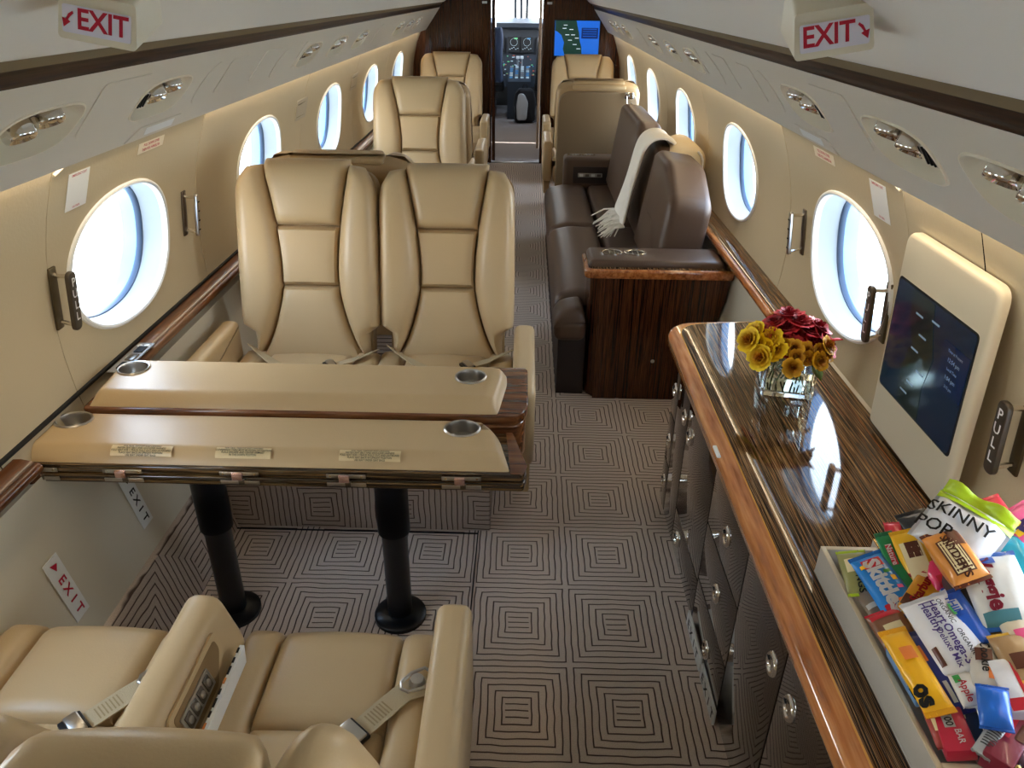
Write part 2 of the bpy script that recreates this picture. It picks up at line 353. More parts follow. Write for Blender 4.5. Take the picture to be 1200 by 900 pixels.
# ================================================================== STRUCTURE
YA, YB = -1.1, 8.5                      # aft partition and forward bulkhead
R_, ZC = 1.092, .85
def wallmap(sgn):
    """a = station y, b = arc length above z=.85, h = towards the cabin"""
    def f(a, b, h):
        ph = b/R_; return (sgn*(R_-h)*math.cos(ph), a, ZC+(R_-h)*math.sin(ph))
    return f
def bz(z): return R_*math.asin((z-ZC)/R_)
PA, PB = (.93, 1.335), (.785, 1.535); PL = math.hypot(PA[0]-PB[0], PB[1]-PA[1])
_pn = (-(PB[1]-PA[1])/PL, (PB[0]-PA[0])/PL)    # into the cabin: (-x, -z)
def psumap(sgn):
    def f(a, b, h):
        k = b/PL; x = PA[0]+(PB[0]-PA[0])*k + _pn[0]*h; z = PA[1]+(PB[1]-PA[1])*k + _pn[1]*h
        return (sgn*x, a, z)
    return f
def hole_cell(mb, f, y0, y1, b0, b1, cy, cb, ry, rb, n=2.0, N=48, lip=.004, flip=.0, skew=0.0):
    """wall cell y0..y1 x b0..b1 with a superellipse hole, edges dropped by lip so that a joint shows round it"""
    def hole(k):
        t = 2*PI*k/N; c, s = math.cos(t), math.sin(t)
        pb = rb*math.copysign(abs(s)**(2/n), s)
        return (cy+ry*math.copysign(abs(c)**(2/n), c)+skew*pb, cb+pb)
    def rect(k, ins):
        t = 2*PI*k/N; c, s = math.cos(t), math.sin(t); hy0, hy1, hb0, hb1 = y0+ins, y1-ins, b0+ins, b1-ins
        d = 1e9
        if c > 1e-6: d = min(d, (hy1-cy)/c)
        if c < -1e-6: d = min(d, (hy0-cy)/c)
        if s > 1e-6: d = min(d, (hb1-cb)/s)
        if s < -1e-6: d = min(d, (hb0-cb)/s)
        return (cy+c*d, cb+s*d)
    # snap the nearest spokes to the corners
    ang = [math.atan2(b-cb, y-cy) % (2*PI) for y in (y0, y1) for b in (b0, b1)]
    corner = {int(round(a/(2*PI)*N)) % N: (y, b) for a, (y, b) in zip(ang, [(y, b) for y in (y0, y1) for b in (b0, b1)])}
    def outer(k, ins):
        if k in corner:
            y, b = corner[k]; return (y+(ins if y == y0 else -ins), b+(ins if b == b0 else -ins))
        return rect(k, ins)
    rings = [[(*outer(k, 0), -lip*3) for k in range(N)], [(*outer(k, .0008), -lip) for k in range(N)], [(*outer(k, .003), 0) for k in range(N)]]
    for q in (.4, .75):
        rings.append([(outer(k, .006)[0]*(1-q)+hole(k)[0]*q, outer(k, .006)[1]*(1-q)+hole(k)[1]*q, 0) for k in range(N)])
    rings.append([(*hole(k), 0) for k in range(N)])
    vs = [f(*p) for r in rings for p in r]; fs = []
    for i in range(len(rings)-1):
        for k in range(N): fs.append((i*N+k, i*N+(k+1) % N, (i+1)*N+(k+1) % N, (i+1)*N+k))
    mb.add(vs, fs); return hole
def ring_strip(f, hole, N, prof, mb=None, cy=0, cb=0):
    """loft round a hole: prof = list of (scale about the centre, h)"""
    mb = mb or MB(); vs = []; fs = []
    for sc, h in prof:
        for k in range(N):
            a, b = hole(k); vs.append(f(cy+(a-cy)*sc, cb+(b-cb)*sc, h))
    for i in range(len(prof)-1):
        for k in range(N): fs.append((i*N+k, i*N+(k+1) % N, (i+1)*N+(k+1) % N, (i+1)*N+k))
    return mb.add(vs, fs)
# floor
fl = MB()
fl.add([(-1.05, YA, 0), (1.05, YA, 0), (1.05, YB, 0), (-1.05, YB, 0), (-1.05, YA, -.03), (1.05, YA, -.03), (1.05, YB, -.03), (-1.05, YB, -.03)], [(0, 1, 2, 3), (7, 6, 5, 4), (0, 4, 5, 1), (2, 6, 7, 3), (1, 5, 6, 2), (0, 3, 7, 4)])
floor = struct(fl.build('floor', CARPET, None, False), 'taupe carved carpet with concentric squares along the cabin aisle')
part('carpet_seam', BLACKM, floor, (-.022, 1.30, .001), (.004, 1.62, .003), 0)
part('carpet_seam', BLACKM, floor, (-.46, 2.085, .001), (.88, .006, .003), 0)
# ceiling
cp = [(.757, 1.584), (.750, 1.584), (.735, 1.592), (.66, 1.655), (.54, 1.735), (.40, 1.80), (.22, 1.845), (0, 1.86)]
cpf = cp + [(-x, z) for x, z in cp[-2::-1]]
cm = MB(); cm.grid(lambda i, j: (cpf[i][0], (YA, YB)[j], cpf[i][1]), len(cpf), 2)
top = [(x*1.02, z+.03) for x, z in cpf]; cm.grid(lambda i, j: (top[i][0], (YA, YB)[j], top[i][1]), len(top), 2)
ceiling = struct(cm.build('ceiling', CEIL), 'pale headliner arching over the cabin')
rnd = random.Random(3)
for x, z, y in ((-.62, 1.684, 4.2), (-.45, 1.775, 5.9), (.62, 1.684, 6.2), (.58, 1.71, 5.4), (.66, 1.652, 6.6)):
    t = thing('ceiling_downlight', 'tiny recessed ceiling spot, %s of the aisle, %s' % ('left' if x < 0 else 'right', {4.2: 'nearest', 5.9: 'far forward', 6.2: 'middle of three', 5.4: 'nearest of three', 6.6: 'farthest of three'}[y]), 'light', (x, y, z-.004), 0, 'ceiling spots')
    MB().lathe([(.0, -.002), (.012, -.002), (.017, .004), (.017, .01)], 16).build('bezel', DSTEEL, t)
    MB().lathe([(0, -.004), (.009, -.004), (.009, -.001)], 12).build('lens', WHITE, t)

EX_SKIN = mat('outer_skin', (225, 225, 225), .5)
windows = {}
for sgn, side in ((-1, 'left'), (1, 'right')):
    f = wallmap(sgn); b0, b1, bw = bz(.69 if sgn > 0 else .635), bz(1.372), bz(.99)
    wall = struct(empty('wall_'+side), 'warm beige %s sidewall with a row of oval windows' % side)
    low = MB(); lp = [(1.092, .70 if sgn > 0 else .645), (1.045, .68 if sgn > 0 else .635), (1.02, .5), (.985, .36), (.945, .22)]
    low.grid(lambda i, j: (sgn*lp[i][0], (YA, YB)[j], lp[i][1]), len(lp), 2)
    low.build('lower_panel', LOWWALL, wall)
    bk = MB(); op = [(1.17, .66), (1.12, .4), (1.06, .1), (.9, -.05)]; bk.grid(lambda i, j: (sgn*op[i][0], (YA, YB)[j], op[i][1]), len(op), 2)
    op2 = [(.97, 1.40), (.99, 1.48), (.86, 1.62), (.80, 1.62)]; bk.grid(lambda i, j: (sgn*op2[i][0], (YA, YB)[j], op2[i][1]), len(op2), 2); bk.build('outer_liner', EX_SKIN, wall)
    edges = [YA] + [(.20 if i == 1 else None) for i in range(0)]
    cells = []
    brk = [YA, .37, 1.24, 1.80 if False else 1.66, 2.70, 4.10, 5.41, 6.72, YB]
    spec = [(-1.1, .17, -.48), (.17, 1.42, .82), (1.76, 2.70, 2.15), (2.70, 4.10, 3.44), (4.10, 5.41, 4.76), (5.41, 6.72, 6.06), (6.72, 8.5, 7.38)]
    for n_, (y0, y1, wy) in enumerate(spec):
        hatch = wy == 2.15
        pb1 = bz(1.312) if hatch else b1
        mb = MB(); hole = hole_cell(mb, f, y0, y1, b0, pb1, wy, bw, .296, .200, 2.2, 64)
        if hatch:
            mb2 = MB(); mb2.add([f(a, b, h) for a, b, h in ((y0, pb1+.004, -.004), (y1, pb1+.004, -.004), (y1, b1, -.004), (y0, b1, -.004))], [(0, 1, 2, 3)])
            mb2.build('hatch_header', WALL, wall)
        p = mb.build('escape_hatch_panel' if hatch else 'side_panel', WALL, wall)
        w = struct(empty('window_%d' % (n_+1+(7 if sgn > 0 else 0))), 'oval cabin window on the %s, %s' % (side, ['behind the camera', 'beside the near seats', 'in the hatch with the pull handles', 'second ahead of the hatch', 'mid cabin', 'forward cabin', 'last before the bulkhead'][n_]))
        ring_strip(f, hole, 64, [(1.045, 0), (1.04, .006), (1.015, .009), (.985, .006), (.965, -.01)], None, wy, bw).build('window_frame', WHITE, w)
        ring_strip(f, hole, 64, [(.965, -.01), (.93, -.05), (.90, -.065)], None, wy, bw).build('reveal', mat('window_reveal', (158, 164, 170), .4), w)
        ring_strip(f, hole, 64, [(.90, -.065), (.885, -.066), (.865, -.074), (.858, -.082)], None, wy, bw).build('gasket', GASKET, w)
        ring_strip(f, hole, 64, [(.862, -.08), (.845, -.115), (.84, -.125)], None, wy, bw).build('outer_reveal', mat('outer_reveal', (110, 146, 186), .4), w)
        pm = MB(); vs = [f(wy+(hole(k)[0]-wy)*.875, bw+(hole(k)[1]-bw)*.875, -.079) for k in range(64)]; pm.add(vs, [tuple(range(64))]); pm.build('pane', PANE, w, False)
        ring_strip(f, hole, 64, [(1.0, -.004), (1.06, -.01), (1.1, -.125), (.85, -.125)], None, wy, bw).build('window_housing', EX_SKIN, w)
        windows[(sgn, wy)] = w
    bkm = MB()  # black strips added behind the panel joints to stop daylight leaking in
    for yb in (.17, 1.42, 1.76, 2.70, 4.10, 5.41, 6.72):
        bkm.grid(lambda i, j: f(yb+(-.07, -.065, .065, .07)[i], b0+(b1-b0)*j/8, (-.001, -.014, -.014, -.001)[i]), 4, 9)
    bkm.build('seam_light_block', mat('seam_black', (14, 13, 12), .9, spec=0), wall)
    if sgn < 0:
        for yc, zc in ((4.10-.02, 1.14), (5.40, 1.14)):
            gr = outline_panel(rounded([(yc-.10, bz(zc-.05)), (yc+.10, bz(zc-.05)), (yc+.10, bz(zc+.05)), (yc-.10, bz(zc+.05))], .01), f, -.001, .003).build('wall_grille', mat('grille_beige', (176, 164, 142), .5), wall)
            for k in range(4): outline_panel([(yc-.085, bz(zc-.034+.02*k)), (yc+.085, bz(zc-.034+.02*k)), (yc+.085, bz(zc-.027+.02*k)), (yc-.085, bz(zc-.027+.02*k))], f, .0028, .0036).build('grille_slot', mat('grille_slot', (110, 100, 84), .6), gr)
    # filler panels beside the hatch
    for (y0, y1) in ((1.42, 1.76),):
        mb = MB(); N = 9
        mb.grid(lambda i, j: f(y0+.001+(y1-y0-.002)*i, b0+(b1-b0)*j/(N-1), 0), 2, N); mb.build('side_panel', WALL, wall)
    # hatch trim: thin bright lip along the top and the aft edge
    lip = MB(); lip.tube([f(1.765, bz(1.30), .003), f(1.80, bz(1.316), .004), f(2.2, bz(1.316), .004), f(2.69, bz(1.316), .004)], .004, 6); lip.build('hatch_seal', OFFW, wall)
    # service panel with lamp recesses
    g = psumap(sgn); trimn = 1 if sgn < 0 else 2
    ps = struct(empty('trim_%d' % (1 if sgn < 0 else 2)), '%s overhead service panel strip with reading lamp recesses' % side)
    mods = [(-.5, 1), (.35, 0), (1.12, 1), (1.53, 1), (2.11, 1), (3.62, 1), (4.18, 1), (4.77, 1), (5.5, 0), (6.2, 1), (6.75, 1), (7.25, 1), (8.0, 0)]
    ed = [YA] + [(mods[i][0]+mods[i+1][0])/2 for i in range(len(mods)-1)] + [YB]
    allm = MB(); bowls = MB()
    for i, (my, on) in enumerate(mods):
        if on:
            hole = hole_cell(allm, g, ed[i], ed[i+1], 0, PL, my, PL*.5, .145, .055, 3.2, 48, 0, 0, .55)
            ring_strip(g, hole, 48, [(1.07, 0), (1.06, .003), (1.02, .004), (1.0, .0), (.95, -.028), (.8, -.042), (.35, -.046), (0.01, -.046)], bowls, my, PL*.5)
        else: allm.add([g(a, b, 0) for a, b in ((ed[i], 0), (ed[i+1], 0), (ed[i+1], PL), (ed[i], PL))], [(0, 1, 2, 3)])
    # rolled lower edge
    allm.grid(lambda i, j: (g((YA, YB)[j], 0, 0)[0]+sgn*(0, .006, .014, .018)[i], (YA, YB)[j], g(0, 0, 0)[2]-(0, .008, .008, -.0)[i]), 4, 2)
    allm.build('service_strip', PSUM, ps); bowls.build('lamp_recess', mat('recess_cream', (232, 220, 196), .4), ps)
    for a0, a1, q0, q1 in ((1.70, 1.94, .30, .86), (2.52, 2.70, .30, .80), (2.86, 3.08, .3, .8), (3.40, 3.45, .3, .8), (1.42, 1.72, .93, 1.0)):
        if q1 > .9:
            continue
        po = rounded([(a0, q0*PL), (a1, q0*PL), (a1+.04, q1*PL), (a0+.04, q1*PL)], .02)
        outline_panel(po, g, -.001, .0022).build('access_panel', PSUM, ps)
    for a0 in (2.42, 3.18, 5.3):
        po = [(a0+.055*math.cos(t*PI/10)+.5*.07*math.sin(t*PI/10), PL*.52+.07*math.sin(t*PI/10)) for t in range(20)]
        outline_panel(po, g, -.001, .0025).build('blank_cover', PSUM, ps)
    # small tab with placard over the hatch
    po = [(2.00, -.004), (2.36, -.004), (2.32, .035), (2.06, .035)]
    outline_panel(po, g, -.001, .003).build('placard_tab', PSUM, ps)
    pp = outline_panel([(2.10, .004), (2.28, .004), (2.28, .028), (2.10, .028)], g, .003, .0036).build('placard', WHITE, ps)
    # recess, veneer strip
    tr = struct(empty('trim_%d' % (3 if sgn < 0 else 4)), 'dark veneer strip above the %s service panel' % side)
    rc = MB(); rp = [(.756, 1.585), (.760, 1.576), (.769, 1.5655)]
    rc.grid(lambda i, j: (sgn*rp[i][0], (YA, YB)[j], rp[i][1]), len(rp), 2); rc.build('valance_recess', RECESS, tr)
    st = MB(); sp_ = [(.769, 1.5665), (.774, 1.5665), (.778, 1.561), (.7795, 1.554), (.781, 1.5525), (.782, 1.543), (.783, 1.5385), (.79, 1.530)]
    st.grid(lambda i, j: (sgn*sp_[i][0], (YA, YB)[j], sp_[i][1]), len(sp_), 2); st.build('veneer_strip', EBONY_Y if False else stripes_mat('veneer_dark', [(.3, (22, 13, 9)), (.5, (60, 36, 22)), (.62, (34, 20, 13)), (.8, (92, 60, 36))], (120, 3, 120), .4, .15), tr)
    # armrest rail along the wall
    rl = struct(empty('trim_%d' % (5 if sgn < 0 else 6)), 'polished wooden rail along the %s sidewall' % side)
    rm = MB(); y0, y1 = (1.965, YB) if sgn < 0 else (2.45, YB); wi = .062 if sgn < 0 else .095
    pr = [(1.098, .712), (1.098-wi*.6, .714), (1.098-wi, .708), (1.098-wi-.012, .696), (1.098-wi-.012, .68), (1.098-wi, .668), (1.06, .664)]
    rm.grid(lambda i, j: (sgn*pr[i][0], (y0, y1)[j], pr[i][1]), len(pr), 2)
    if sgn < 0: rm.grid(lambda i, j: (sgn*pr[i][0], (YA, 1.46)[j], pr[i][1]-.012), len(pr), 2)
    rm.build('rail', RAILW if sgn < 0 else EBONY_Y, rl)
    if sgn > 0:
        e = MB(); e.tube([(1.098-wi-.006, 2.45, .692), (1.098-wi-.006, YB, .692)], .018, 10); e.build('rail_edge', WOOD, rl)
    else:
        e = MB(); e.tube([(-1.098+wi+.008, 1.965, .692), (-1.098+wi+.008, YB, .692)], .014, 10); e.tube([(-1.098+wi+.008, YA, .680), (-1.098+wi+.008, 1.46, .680)], .014, 10); e.build('rail_edge', RAILW, rl)
        e = MB(); e.span((-1.092, YA, .712), (-1.075, YB, .722), .002); e.build('rail_backing', BLACKM, rl)
    if sgn < 0:
        MB().span((-1.10, 1.45, .606), (-1.046, 1.98, .655), .006).build('rail_bracket', RAILW, rl); MB().span((-1.10, 1.46, .655), (-1.085, 1.966, .714), .004).build('rail_bracket', RAILW, rl)
    # carpeted dado and its foot
    bs = MB(); dp = [(.948, .232), (.93, .228), (.875, 0)]
    bs.grid(lambda i, j: (sgn*dp[i][0], (YA, YB)[j], dp[i][1]), 3, 2)
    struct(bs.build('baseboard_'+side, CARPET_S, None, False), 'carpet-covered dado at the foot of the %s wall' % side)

# aft partition behind the camera
am = MB(); am.span((-1.15, YA-.03, -.03), (1.15, YA, 1.95)); struct(am.build('wall_back', WALL, None, False), 'plain beige aft partition behind the camera')
# forward bulkhead with the doorway
DW = .289
prof = [(1.09, 0), (1.12, .4), (1.12, 1.0), (1.06, 1.3), (.99, 1.45), (.8, 1.62), (.7, 1.68), (.4, 1.85)]
bmb = MB()
for s in (-1, 1):
    poly = [(s*DW, YB, 0)] + [(s*x, YB, z) for x, z in prof] + [(s*DW, YB, 1.88)]
    bmb.prism(poly, (0, .05, 0))
bmb.span((-DW, YB, 1.76), (DW, YB+.05, 1.9))
wf = struct(bmb.build('wall_front', EBONY_V, None, False), 'dark macassar veneer bulkhead with a central doorway')
door = struct(empty('door_1'), 'open doorway through the dark bulkhead to the flight deck')
part('door_jamb', EBONY_V, door, (-DW+.012, YB+.02, .88), (.024, .09, 1.76), .003)
part('door_jamb', EBONY_V, door, (DW-.012, YB+.02, .88), (.024, .09, 1.76), .003)
part('door_edge', mat('door_edge', (205, 178, 150), .35), door, (DW-.045, YB+.12, .95), (.030, .05, 1.62), .004)
part('sliding_door', EBONY_V, door, (-DW+.045, YB+.12, .88), (.035, .05, 1.76), .003)
part('threshold', STEEL, door, (0, YB-.005, .005), (.58, .035, .012), .003)
for x in (-.33, .33):
    t = tag(MB().box((x, YB-.006, 1.585), (.05, .014, .022), .003).build('bulkhead_light', WHITE), 'small white fitting on the bulkhead top %s the door' % ('left of' if x < 0 else 'right of'), 'light')
# vestibule and flight deck
vf = MB(); vf.span((-.62, YB, -.03), (.62, 13.2, 0)); struct(vf.build('floor_flight_deck', mat('grey_carpet', (150, 140, 134), .9, bump=.4, bscale=300), None, False), 'plain grey carpet in the vestibule beyond the door')
DARK = mat('dark_trim', (38, 34, 32), .5); DARKB = mat('panel_grey_blue', (44, 50, 58), .5)
vm = MB()
for s in (-1, 1):
    vm.span((s*.42, YB+.16, 0), (s*.50, 11.2, 2.0)); vm.span((s*.72, 11.2, 0), (s*.8, 13.2, 1.12)); vm.span((s*.42, 11.18, 0), (s*.8, 11.22, 2.0))
vm.span((-.5, YB+.06, 1.9), (.5, 11.2, 2.0)); vm.span((-.8, 11.2, 1.75), (.8, 13.2, 1.85)); vm.span((-.8, 13.15, 0), (.8, 13.2, 1.2))
struct(vm.build('wall_flight_deck', DARK, None, False), 'dark lining of the vestibule and flight deck')
tr = struct(empty('window_15'), 'flight deck windscreen frames seen through the doorway')
for x in (-.8, -.09, .0, .09, .8): part('windscreen_post', DARKB, tr, (x, 13.17, 1.48), (.05 if abs(x) < .5 else .1, .05, .6), .005)
for s in (-1, 1): part('pane', PANE, tr, (s*.43, 13.17, 1.48), (.62, .004, .6), 0); part('sun_visor', DARKB, tr, (s*.30, 12.95, 1.62), (.40, .01, .10), .005)
ip = thing('instrument_panel', 'dark flight deck instrument panel with screens and dials beyond the doorway', 'panel', (0, 12.6, 0))
MB().prism([(-.72, 0, .35), (-.72, .1, 1.16), (-.72, -.14, 1.20), (-.72, -.16, 1.26), (-.72, .3, 1.32), (-.72, .4, .35)], (1.44, 0, 0)).build('panel_body', DARKB, ip)
SCRB = mat('display_blue', (60, 110, 150), .3, emit=.5); SCRW = mat('display_white', (170, 186, 190), .3, emit=.35); SCRR = mat('display_red', (170, 80, 60), .3, emit=.4); SCRG = mat('display_green', (90, 170, 110), .3, emit=.5)
for x in (-.58, -.34, -.10, .10, .34, .58):
    s_ = part('display_bezel', BLACKM, ip, (x, .040, .95), (.19, .03, .22), .004, Matrix.Rotation(math.radians(-9), 3, 'X'))
    mb = MB(); mb.lathe([(.052, 0), (.055, 0), (.055, .003), (.052, .003)], 20, Matrix.Translation((x, .017, .99)) @ Matrix.Rotation(PI/2, 4, 'X'), 1, 1, False)
    for k in range(5): mb.box((x-.06+.03*k, .012, .89+.012*(k % 3)), (.02, .006, .006))
    mb.build('display_symbols', random.Random(int(x*100)).choice([SCRW, SCRR, SCRW]), ip)
    part('display_bar', SCRG if x == -.10 else SCRB, ip, (x+.03, .030, 1.04), (.05, .008, .02), 0)
pd = thing('centre_pedestal', 'dark flight deck pedestal with levers between the pilot seats', 'console', (0, 12.0, 0))
MB().prism([(-.17, -.35, 0), (-.17, -.35, .52), (-.17, .25, .66), (-.17, .55, .60), (-.17, .55, 0)], (.34, 0, 0)).build('pedestal_body', DARKB, pd)
for i in range(24, 70):
    r_ = random.Random(i); part('panel_switch', r_.choice([SCRW, SCRB, GREY, SCRR, SCRG]), ip, (r_.uniform(-.3, .3), .030, r_.uniform(.46, .80)), (r_.uniform(.012, .035), .02, .012), .002)
for i in range(24):
    x = -.12+.08*(i % 4); y = -.28+.09*(i//4); part('pedestal_control', random.Random(i).choice([SCRW, SCRB, GREY]), pd, (x, y, .555+.23*(y+.35)), (.045, .035, .02), .003)
for k in (-1, 1): MB().tube([(k*.03, .2, .64), (k*.03, .12, .80)], .012, 8).build('thrust_lever', GREY, pd); part('lever_knob', WHITE, pd, (k*.03, .115, .81), (.05, .03, .04), .008)
def pilot_seat(x, lab):
    t = thing('pilot_seat', lab, 'seat', (x, 11.75, 0))
    fr = ((0, 0, .45), (1, 0, 0), (0, -.18, .98), (0, 1, .18))
    slab(rounded([(-.22, 0), (.22, 0), (.2, .66), (.1, .78), (-.1, .78), (-.2, .66)], .06), .1, .03, fr, .01).build('backrest', BLACKM, t)
    MB().box((0, .26, .42), (.44, .48, .12), .04).build('seat_cushion', BLACKM, t)
    MB().box((0, .24, .18), (.2, .3, .36), .02).build('seat_base', DARK, t)
    for s in (-1, 1): MB().box((s*.215, .2, .62), (.04, .3, .05), .02).build('armrest', BLACKM, t)
    return t
pilot_seat(-.45, 'black pilot seat at the left of the flight deck'); pilot_seat(.45, 'black pilot seat at the right of the flight deck')
jk = tag(MB().grid(lambda i, j: (-.33+.11*(i/8-.5)*(1+.25*j/9)+.012*math.sin(j*.8), 11.40+.03*math.sin(i*1.7)+.02*math.sin(j), 1.25-.72*j/9), 9, 10).build('jacket', mat('jacket_blue', (52, 66, 92), .8)), 'dark blue jacket hanging at the left of the flight deck entrance', 'jacket')
so = jk.modifiers.new('thick', 'SOLIDIFY'); so.thickness = .05; jk.modifiers.new('sub', 'SUBSURF').levels = 1
MB().tube([(-.33, 11.40, 1.24), (-.33, 11.40, 1.30), (-.36, 11.36, 1.32)], .006, 6).build('hanger_hook', STEEL, jk)
bp_ = thing('backpack', 'grey and black backpack standing on the floor beyond the doorway', 'bag', (.09, 11.35, 0), .15)
slab(rounded([(-.15, 0), (.15, 0), (.16, .28), (.11, .46), (-.11, .46), (-.16, .28)], .06), .16, .05, ((0, .08, .01), (1, 0, 0), (0, 0, 1), (0, -1, 0)), .02).build('bag_body', mat('bag_black', (34, 34, 38), .8), bp_)
slab(rounded([(-.11, 0), (.03, 0), (.05, .24), (-.01, .36), (-.09, .36), (-.12, .2)], .04), .05, .02, ((-.02, -.09, .05), (1, 0, 0), (0, 0, 1), (0, -1, 0)), .01).build('front_pocket', mat('bag_grey', (196, 202, 208), .8), bp_)
MB().ribbon([(-.15, -.1, .05), (-.19, -.12, .2), (-.15, -.1, .4), (-.08, -.04, .46)], (0, 1, 0), .04, .008).build('strap', BLACKM, bp_)
MB().tube([(-.03, 0, .46), (-.03, 0, .51), (.03, 0, .51), (.03, 0, .46)], .008, 6).build('grab_handle', BLACKM, bp_)

area('vestibule_fill_light', (0, 10.0, 1.88), (0, 0, 0), .25, .25, 9, (1, .95, .88))  # added fill light to brighten the vestibule floor, not an actual fitting
# map screen on the bulkhead
tv = thing('bulkhead_screen', 'bright map display on the dark bulkhead right of the doorway', 'screen', (.62, YB-.012, 1.265))
MB().box((0, .006, 0), (.47, .012, .345), .004).build('bezel', BLACKM, tv)
SEA = mat('map_sea', (28, 98, 200), .3, emit=.75); LAND = mat('map_land', (30, 62, 52), .3, emit=.5); PANELB = mat('map_panel', (14, 42, 110), .3, emit=.5); MAPT = mat('map_text', (220, 230, 240), .4, emit=.8)
def plate(poly, y, m, name, parent, th=.0008): MB().prism([(a, y, b) for a, b in poly], (0, th, 0)).build(name, m, parent, False)
land = [(-.225, .165), (-.01, .165), (.0, .12), (.02, .05), (.03, -.02), (.05, -.08), (.055, -.165), (-.12, -.165), (-.14, -.10), (-.13, -.04), (-.16, .03), (-.20, .06), (-.225, .07)]
plate([(-.228, -.165), (.228, -.165), (.228, .165), (-.228, .165)], -.0012, SEA, 'screen_image', tv); plate(land, -.002, LAND, 'map_land', tv)
plate([(.045, .0), (.215, .0), (.215, .1), (.045, .1)], -.002, PANELB, 'info_panel', tv)
for k, (a, b) in enumerate(((-.14, .12), (-.08, .08), (-.12, .03), (-.06, .03), (-.09, -.02), (-.02, .0), (-.04, -.06), (.0, -.1), (-.15, .09))):
    plate([(a, b), (a+.04, b), (a+.04, b+.006), (a, b+.006)], -.0026, MAPT, 'map_label', tv)
for k in range(4): plate([(.06, .085-.022*k), (.20, .085-.022*k), (.20, .09-.022*k), (.06, .09-.022*k)], -.0026, SEA, 'info_line', tv)
cardm = tag(MB().box((.80, YB-.05, 1.06), (.06, .08, .07), .008).build('paper_stack', WHITE), 'small white object behind the far right seat below the map screen', 'paper')

# apron outside
ap = MB(); ap.add([(-60, -60, -1.6), (60, -60, -1.6), (60, 80, -1.6), (-60, 80, -1.6)], [(0, 1, 2, 3)])
struct(ap.build('ground', mat('apron_concrete', (214, 214, 204), .9, var=.1, vscale=.6), None, False), 'pale concrete apron seen through the windows')

# ------------------------------------------------------------------ fittings on the walls
def reading_lamp(sgn, y, lab, kind):
    """two chrome eyeballs and a grey louvre in a recess of the service panel"""
    g = psumap(sgn); c = Vector(g(y, PL*.5, -.012)); ey = Vector((0, 1, 0)); n = (Vector(g(y, 0, 1))-Vector(g(y, 0, 0))).normalized(); eb = (Vector(g(y, 1, 0))-Vector(g(y, 0, 0))).normalized()
    t = thing('reading_light', lab, 'light', c, 0, 'reading lights in the service panels')
    order = (.055, -.025) if kind else (.05, -.035)
    for q in order:
        M = Matrix.Translation(ey*q + eb*(.010+q*.25) - n*.004) @ (n*.8-eb*.5+ey*(-.1)).to_track_quat('Z', 'Y').to_matrix().to_4x4()
        h = MB().lathe([(.028, -.022), (.033, -.016), (.033, .012), (.031, .017), (.027, .019), (.022, .014)], 20, M).build('lamp_eyeball', CHROME, t)
        MB().lathe([(0, .011), (.0225, .0130)], 16, M).build('lens', mat('lamp_lens', (205, 200, 188), .2), h)
    if kind:
        q = -.085; R3 = Matrix((ey, eb, n)).transposed()
        b = MB().box(ey*q - eb*.008 - n*.008, (.050, .052, .018), .006, R3).build('air_vent', STEEL, t)
        for k in range(3): MB().box(ey*(q-.014+.014*k) - eb*.008 + n*.002, (.006, .038, .004), .001, R3).build('vent_slot', BLACKM, b)
    MB().tube([ey*order[0]+eb*.03-n*.015, ey*order[1]+eb*.02-n*.015, ey*-.09+eb*.01-n*.015], .008, 8).build('mounting_bar', DSTEEL, t)
nth = ['nearest', 'second', 'third', 'fourth', 'fifth', 'sixth', 'seventh', 'farthest']
for sgn, side in ((-1, 'left'), (1, 'right')):
    ys = [1.12, 1.53, 2.11, 3.62, 4.18, 4.77, 6.2, 6.75, 7.25] if sgn > 0 else [1.53, 2.11, 3.62, 4.18, 4.77, 6.2, 6.75, 7.25]
    names = {1.12: 'at the right edge of the photo', 1.53: 'above the near edge of the hatch', 2.11: 'above the hatch window', 3.62: 'first of the far trio', 4.18: 'second of the middle trio', 4.77: 'third of the middle trio', 6.2: 'first of the trio by the bulkhead', 6.75: 'second of the trio by the bulkhead', 7.25: 'nearest the bulkhead'}
    names[3.62] = 'first of the middle trio'
    for y in ys: reading_lamp(sgn, y, 'chrome reading lamps in the %s service panel, %s' % (side, names[y]), not (sgn < 0 and y == 1.53))
def grab_handle(sgn, y, z, pull, lab, L=.15):
    f = wallmap(sgn); b = bz(z); n = (Vector(f(y, b, 1))-Vector(f(y, b, 0))).normalized(); eb = (Vector(f(y, b+.01, 0))-Vector(f(y, b-.01, 0))).normalized(); ey = Vector((0, 1, 0))
    t = thing('pull_handle' if pull else 'hatch_handle', lab, 'handle', f(y, b, .001)); w = .034 if pull else .018
    for s in (-1, 1): MB().tube([eb*s*L*.40, eb*s*L*.40+n*.02, eb*s*L*.42+n*.045], .006, 8).build('handle_post', CHROME, t)
    R3 = Matrix((ey, eb, n)).transposed()
    g_ = MB(); pts = rounded([(-w/2, -L/2), (w/2, -L/2), (w/2, L/2), (-w/2, L/2)], w*.48)
    slab(pts, .012, .003, (n*.043, ey, eb, n), 0, g_); bar = g_.build('grip', mat('pull_grip', (82, 74, 64), .35, .5) if pull else STEEL, t)
    MB().box(n*.004, (.03, L*1.06, .008), .003, R3).build('back_plate', DSTEEL if not pull else mat('bronze_plate', (96, 86, 66), .4, .7), t)
    if pull:
        # letters stacked down the grip face
        ex = -ey*sgn*-1 if False else (ey*(1 if sgn < 0 else -1))
        for k, ch in enumerate('PULL'):
            text(ch, .032, n*.0560+eb*(L*.5-.028-.031*k), ex, eb, WHITEINK, bar, .01)
    else:
        for k in range(4): MB().box(n*.056+eb*(-.05+.033*k), (.012, .004, .002), 0, R3).build('grip_groove', BLACKM, bar)
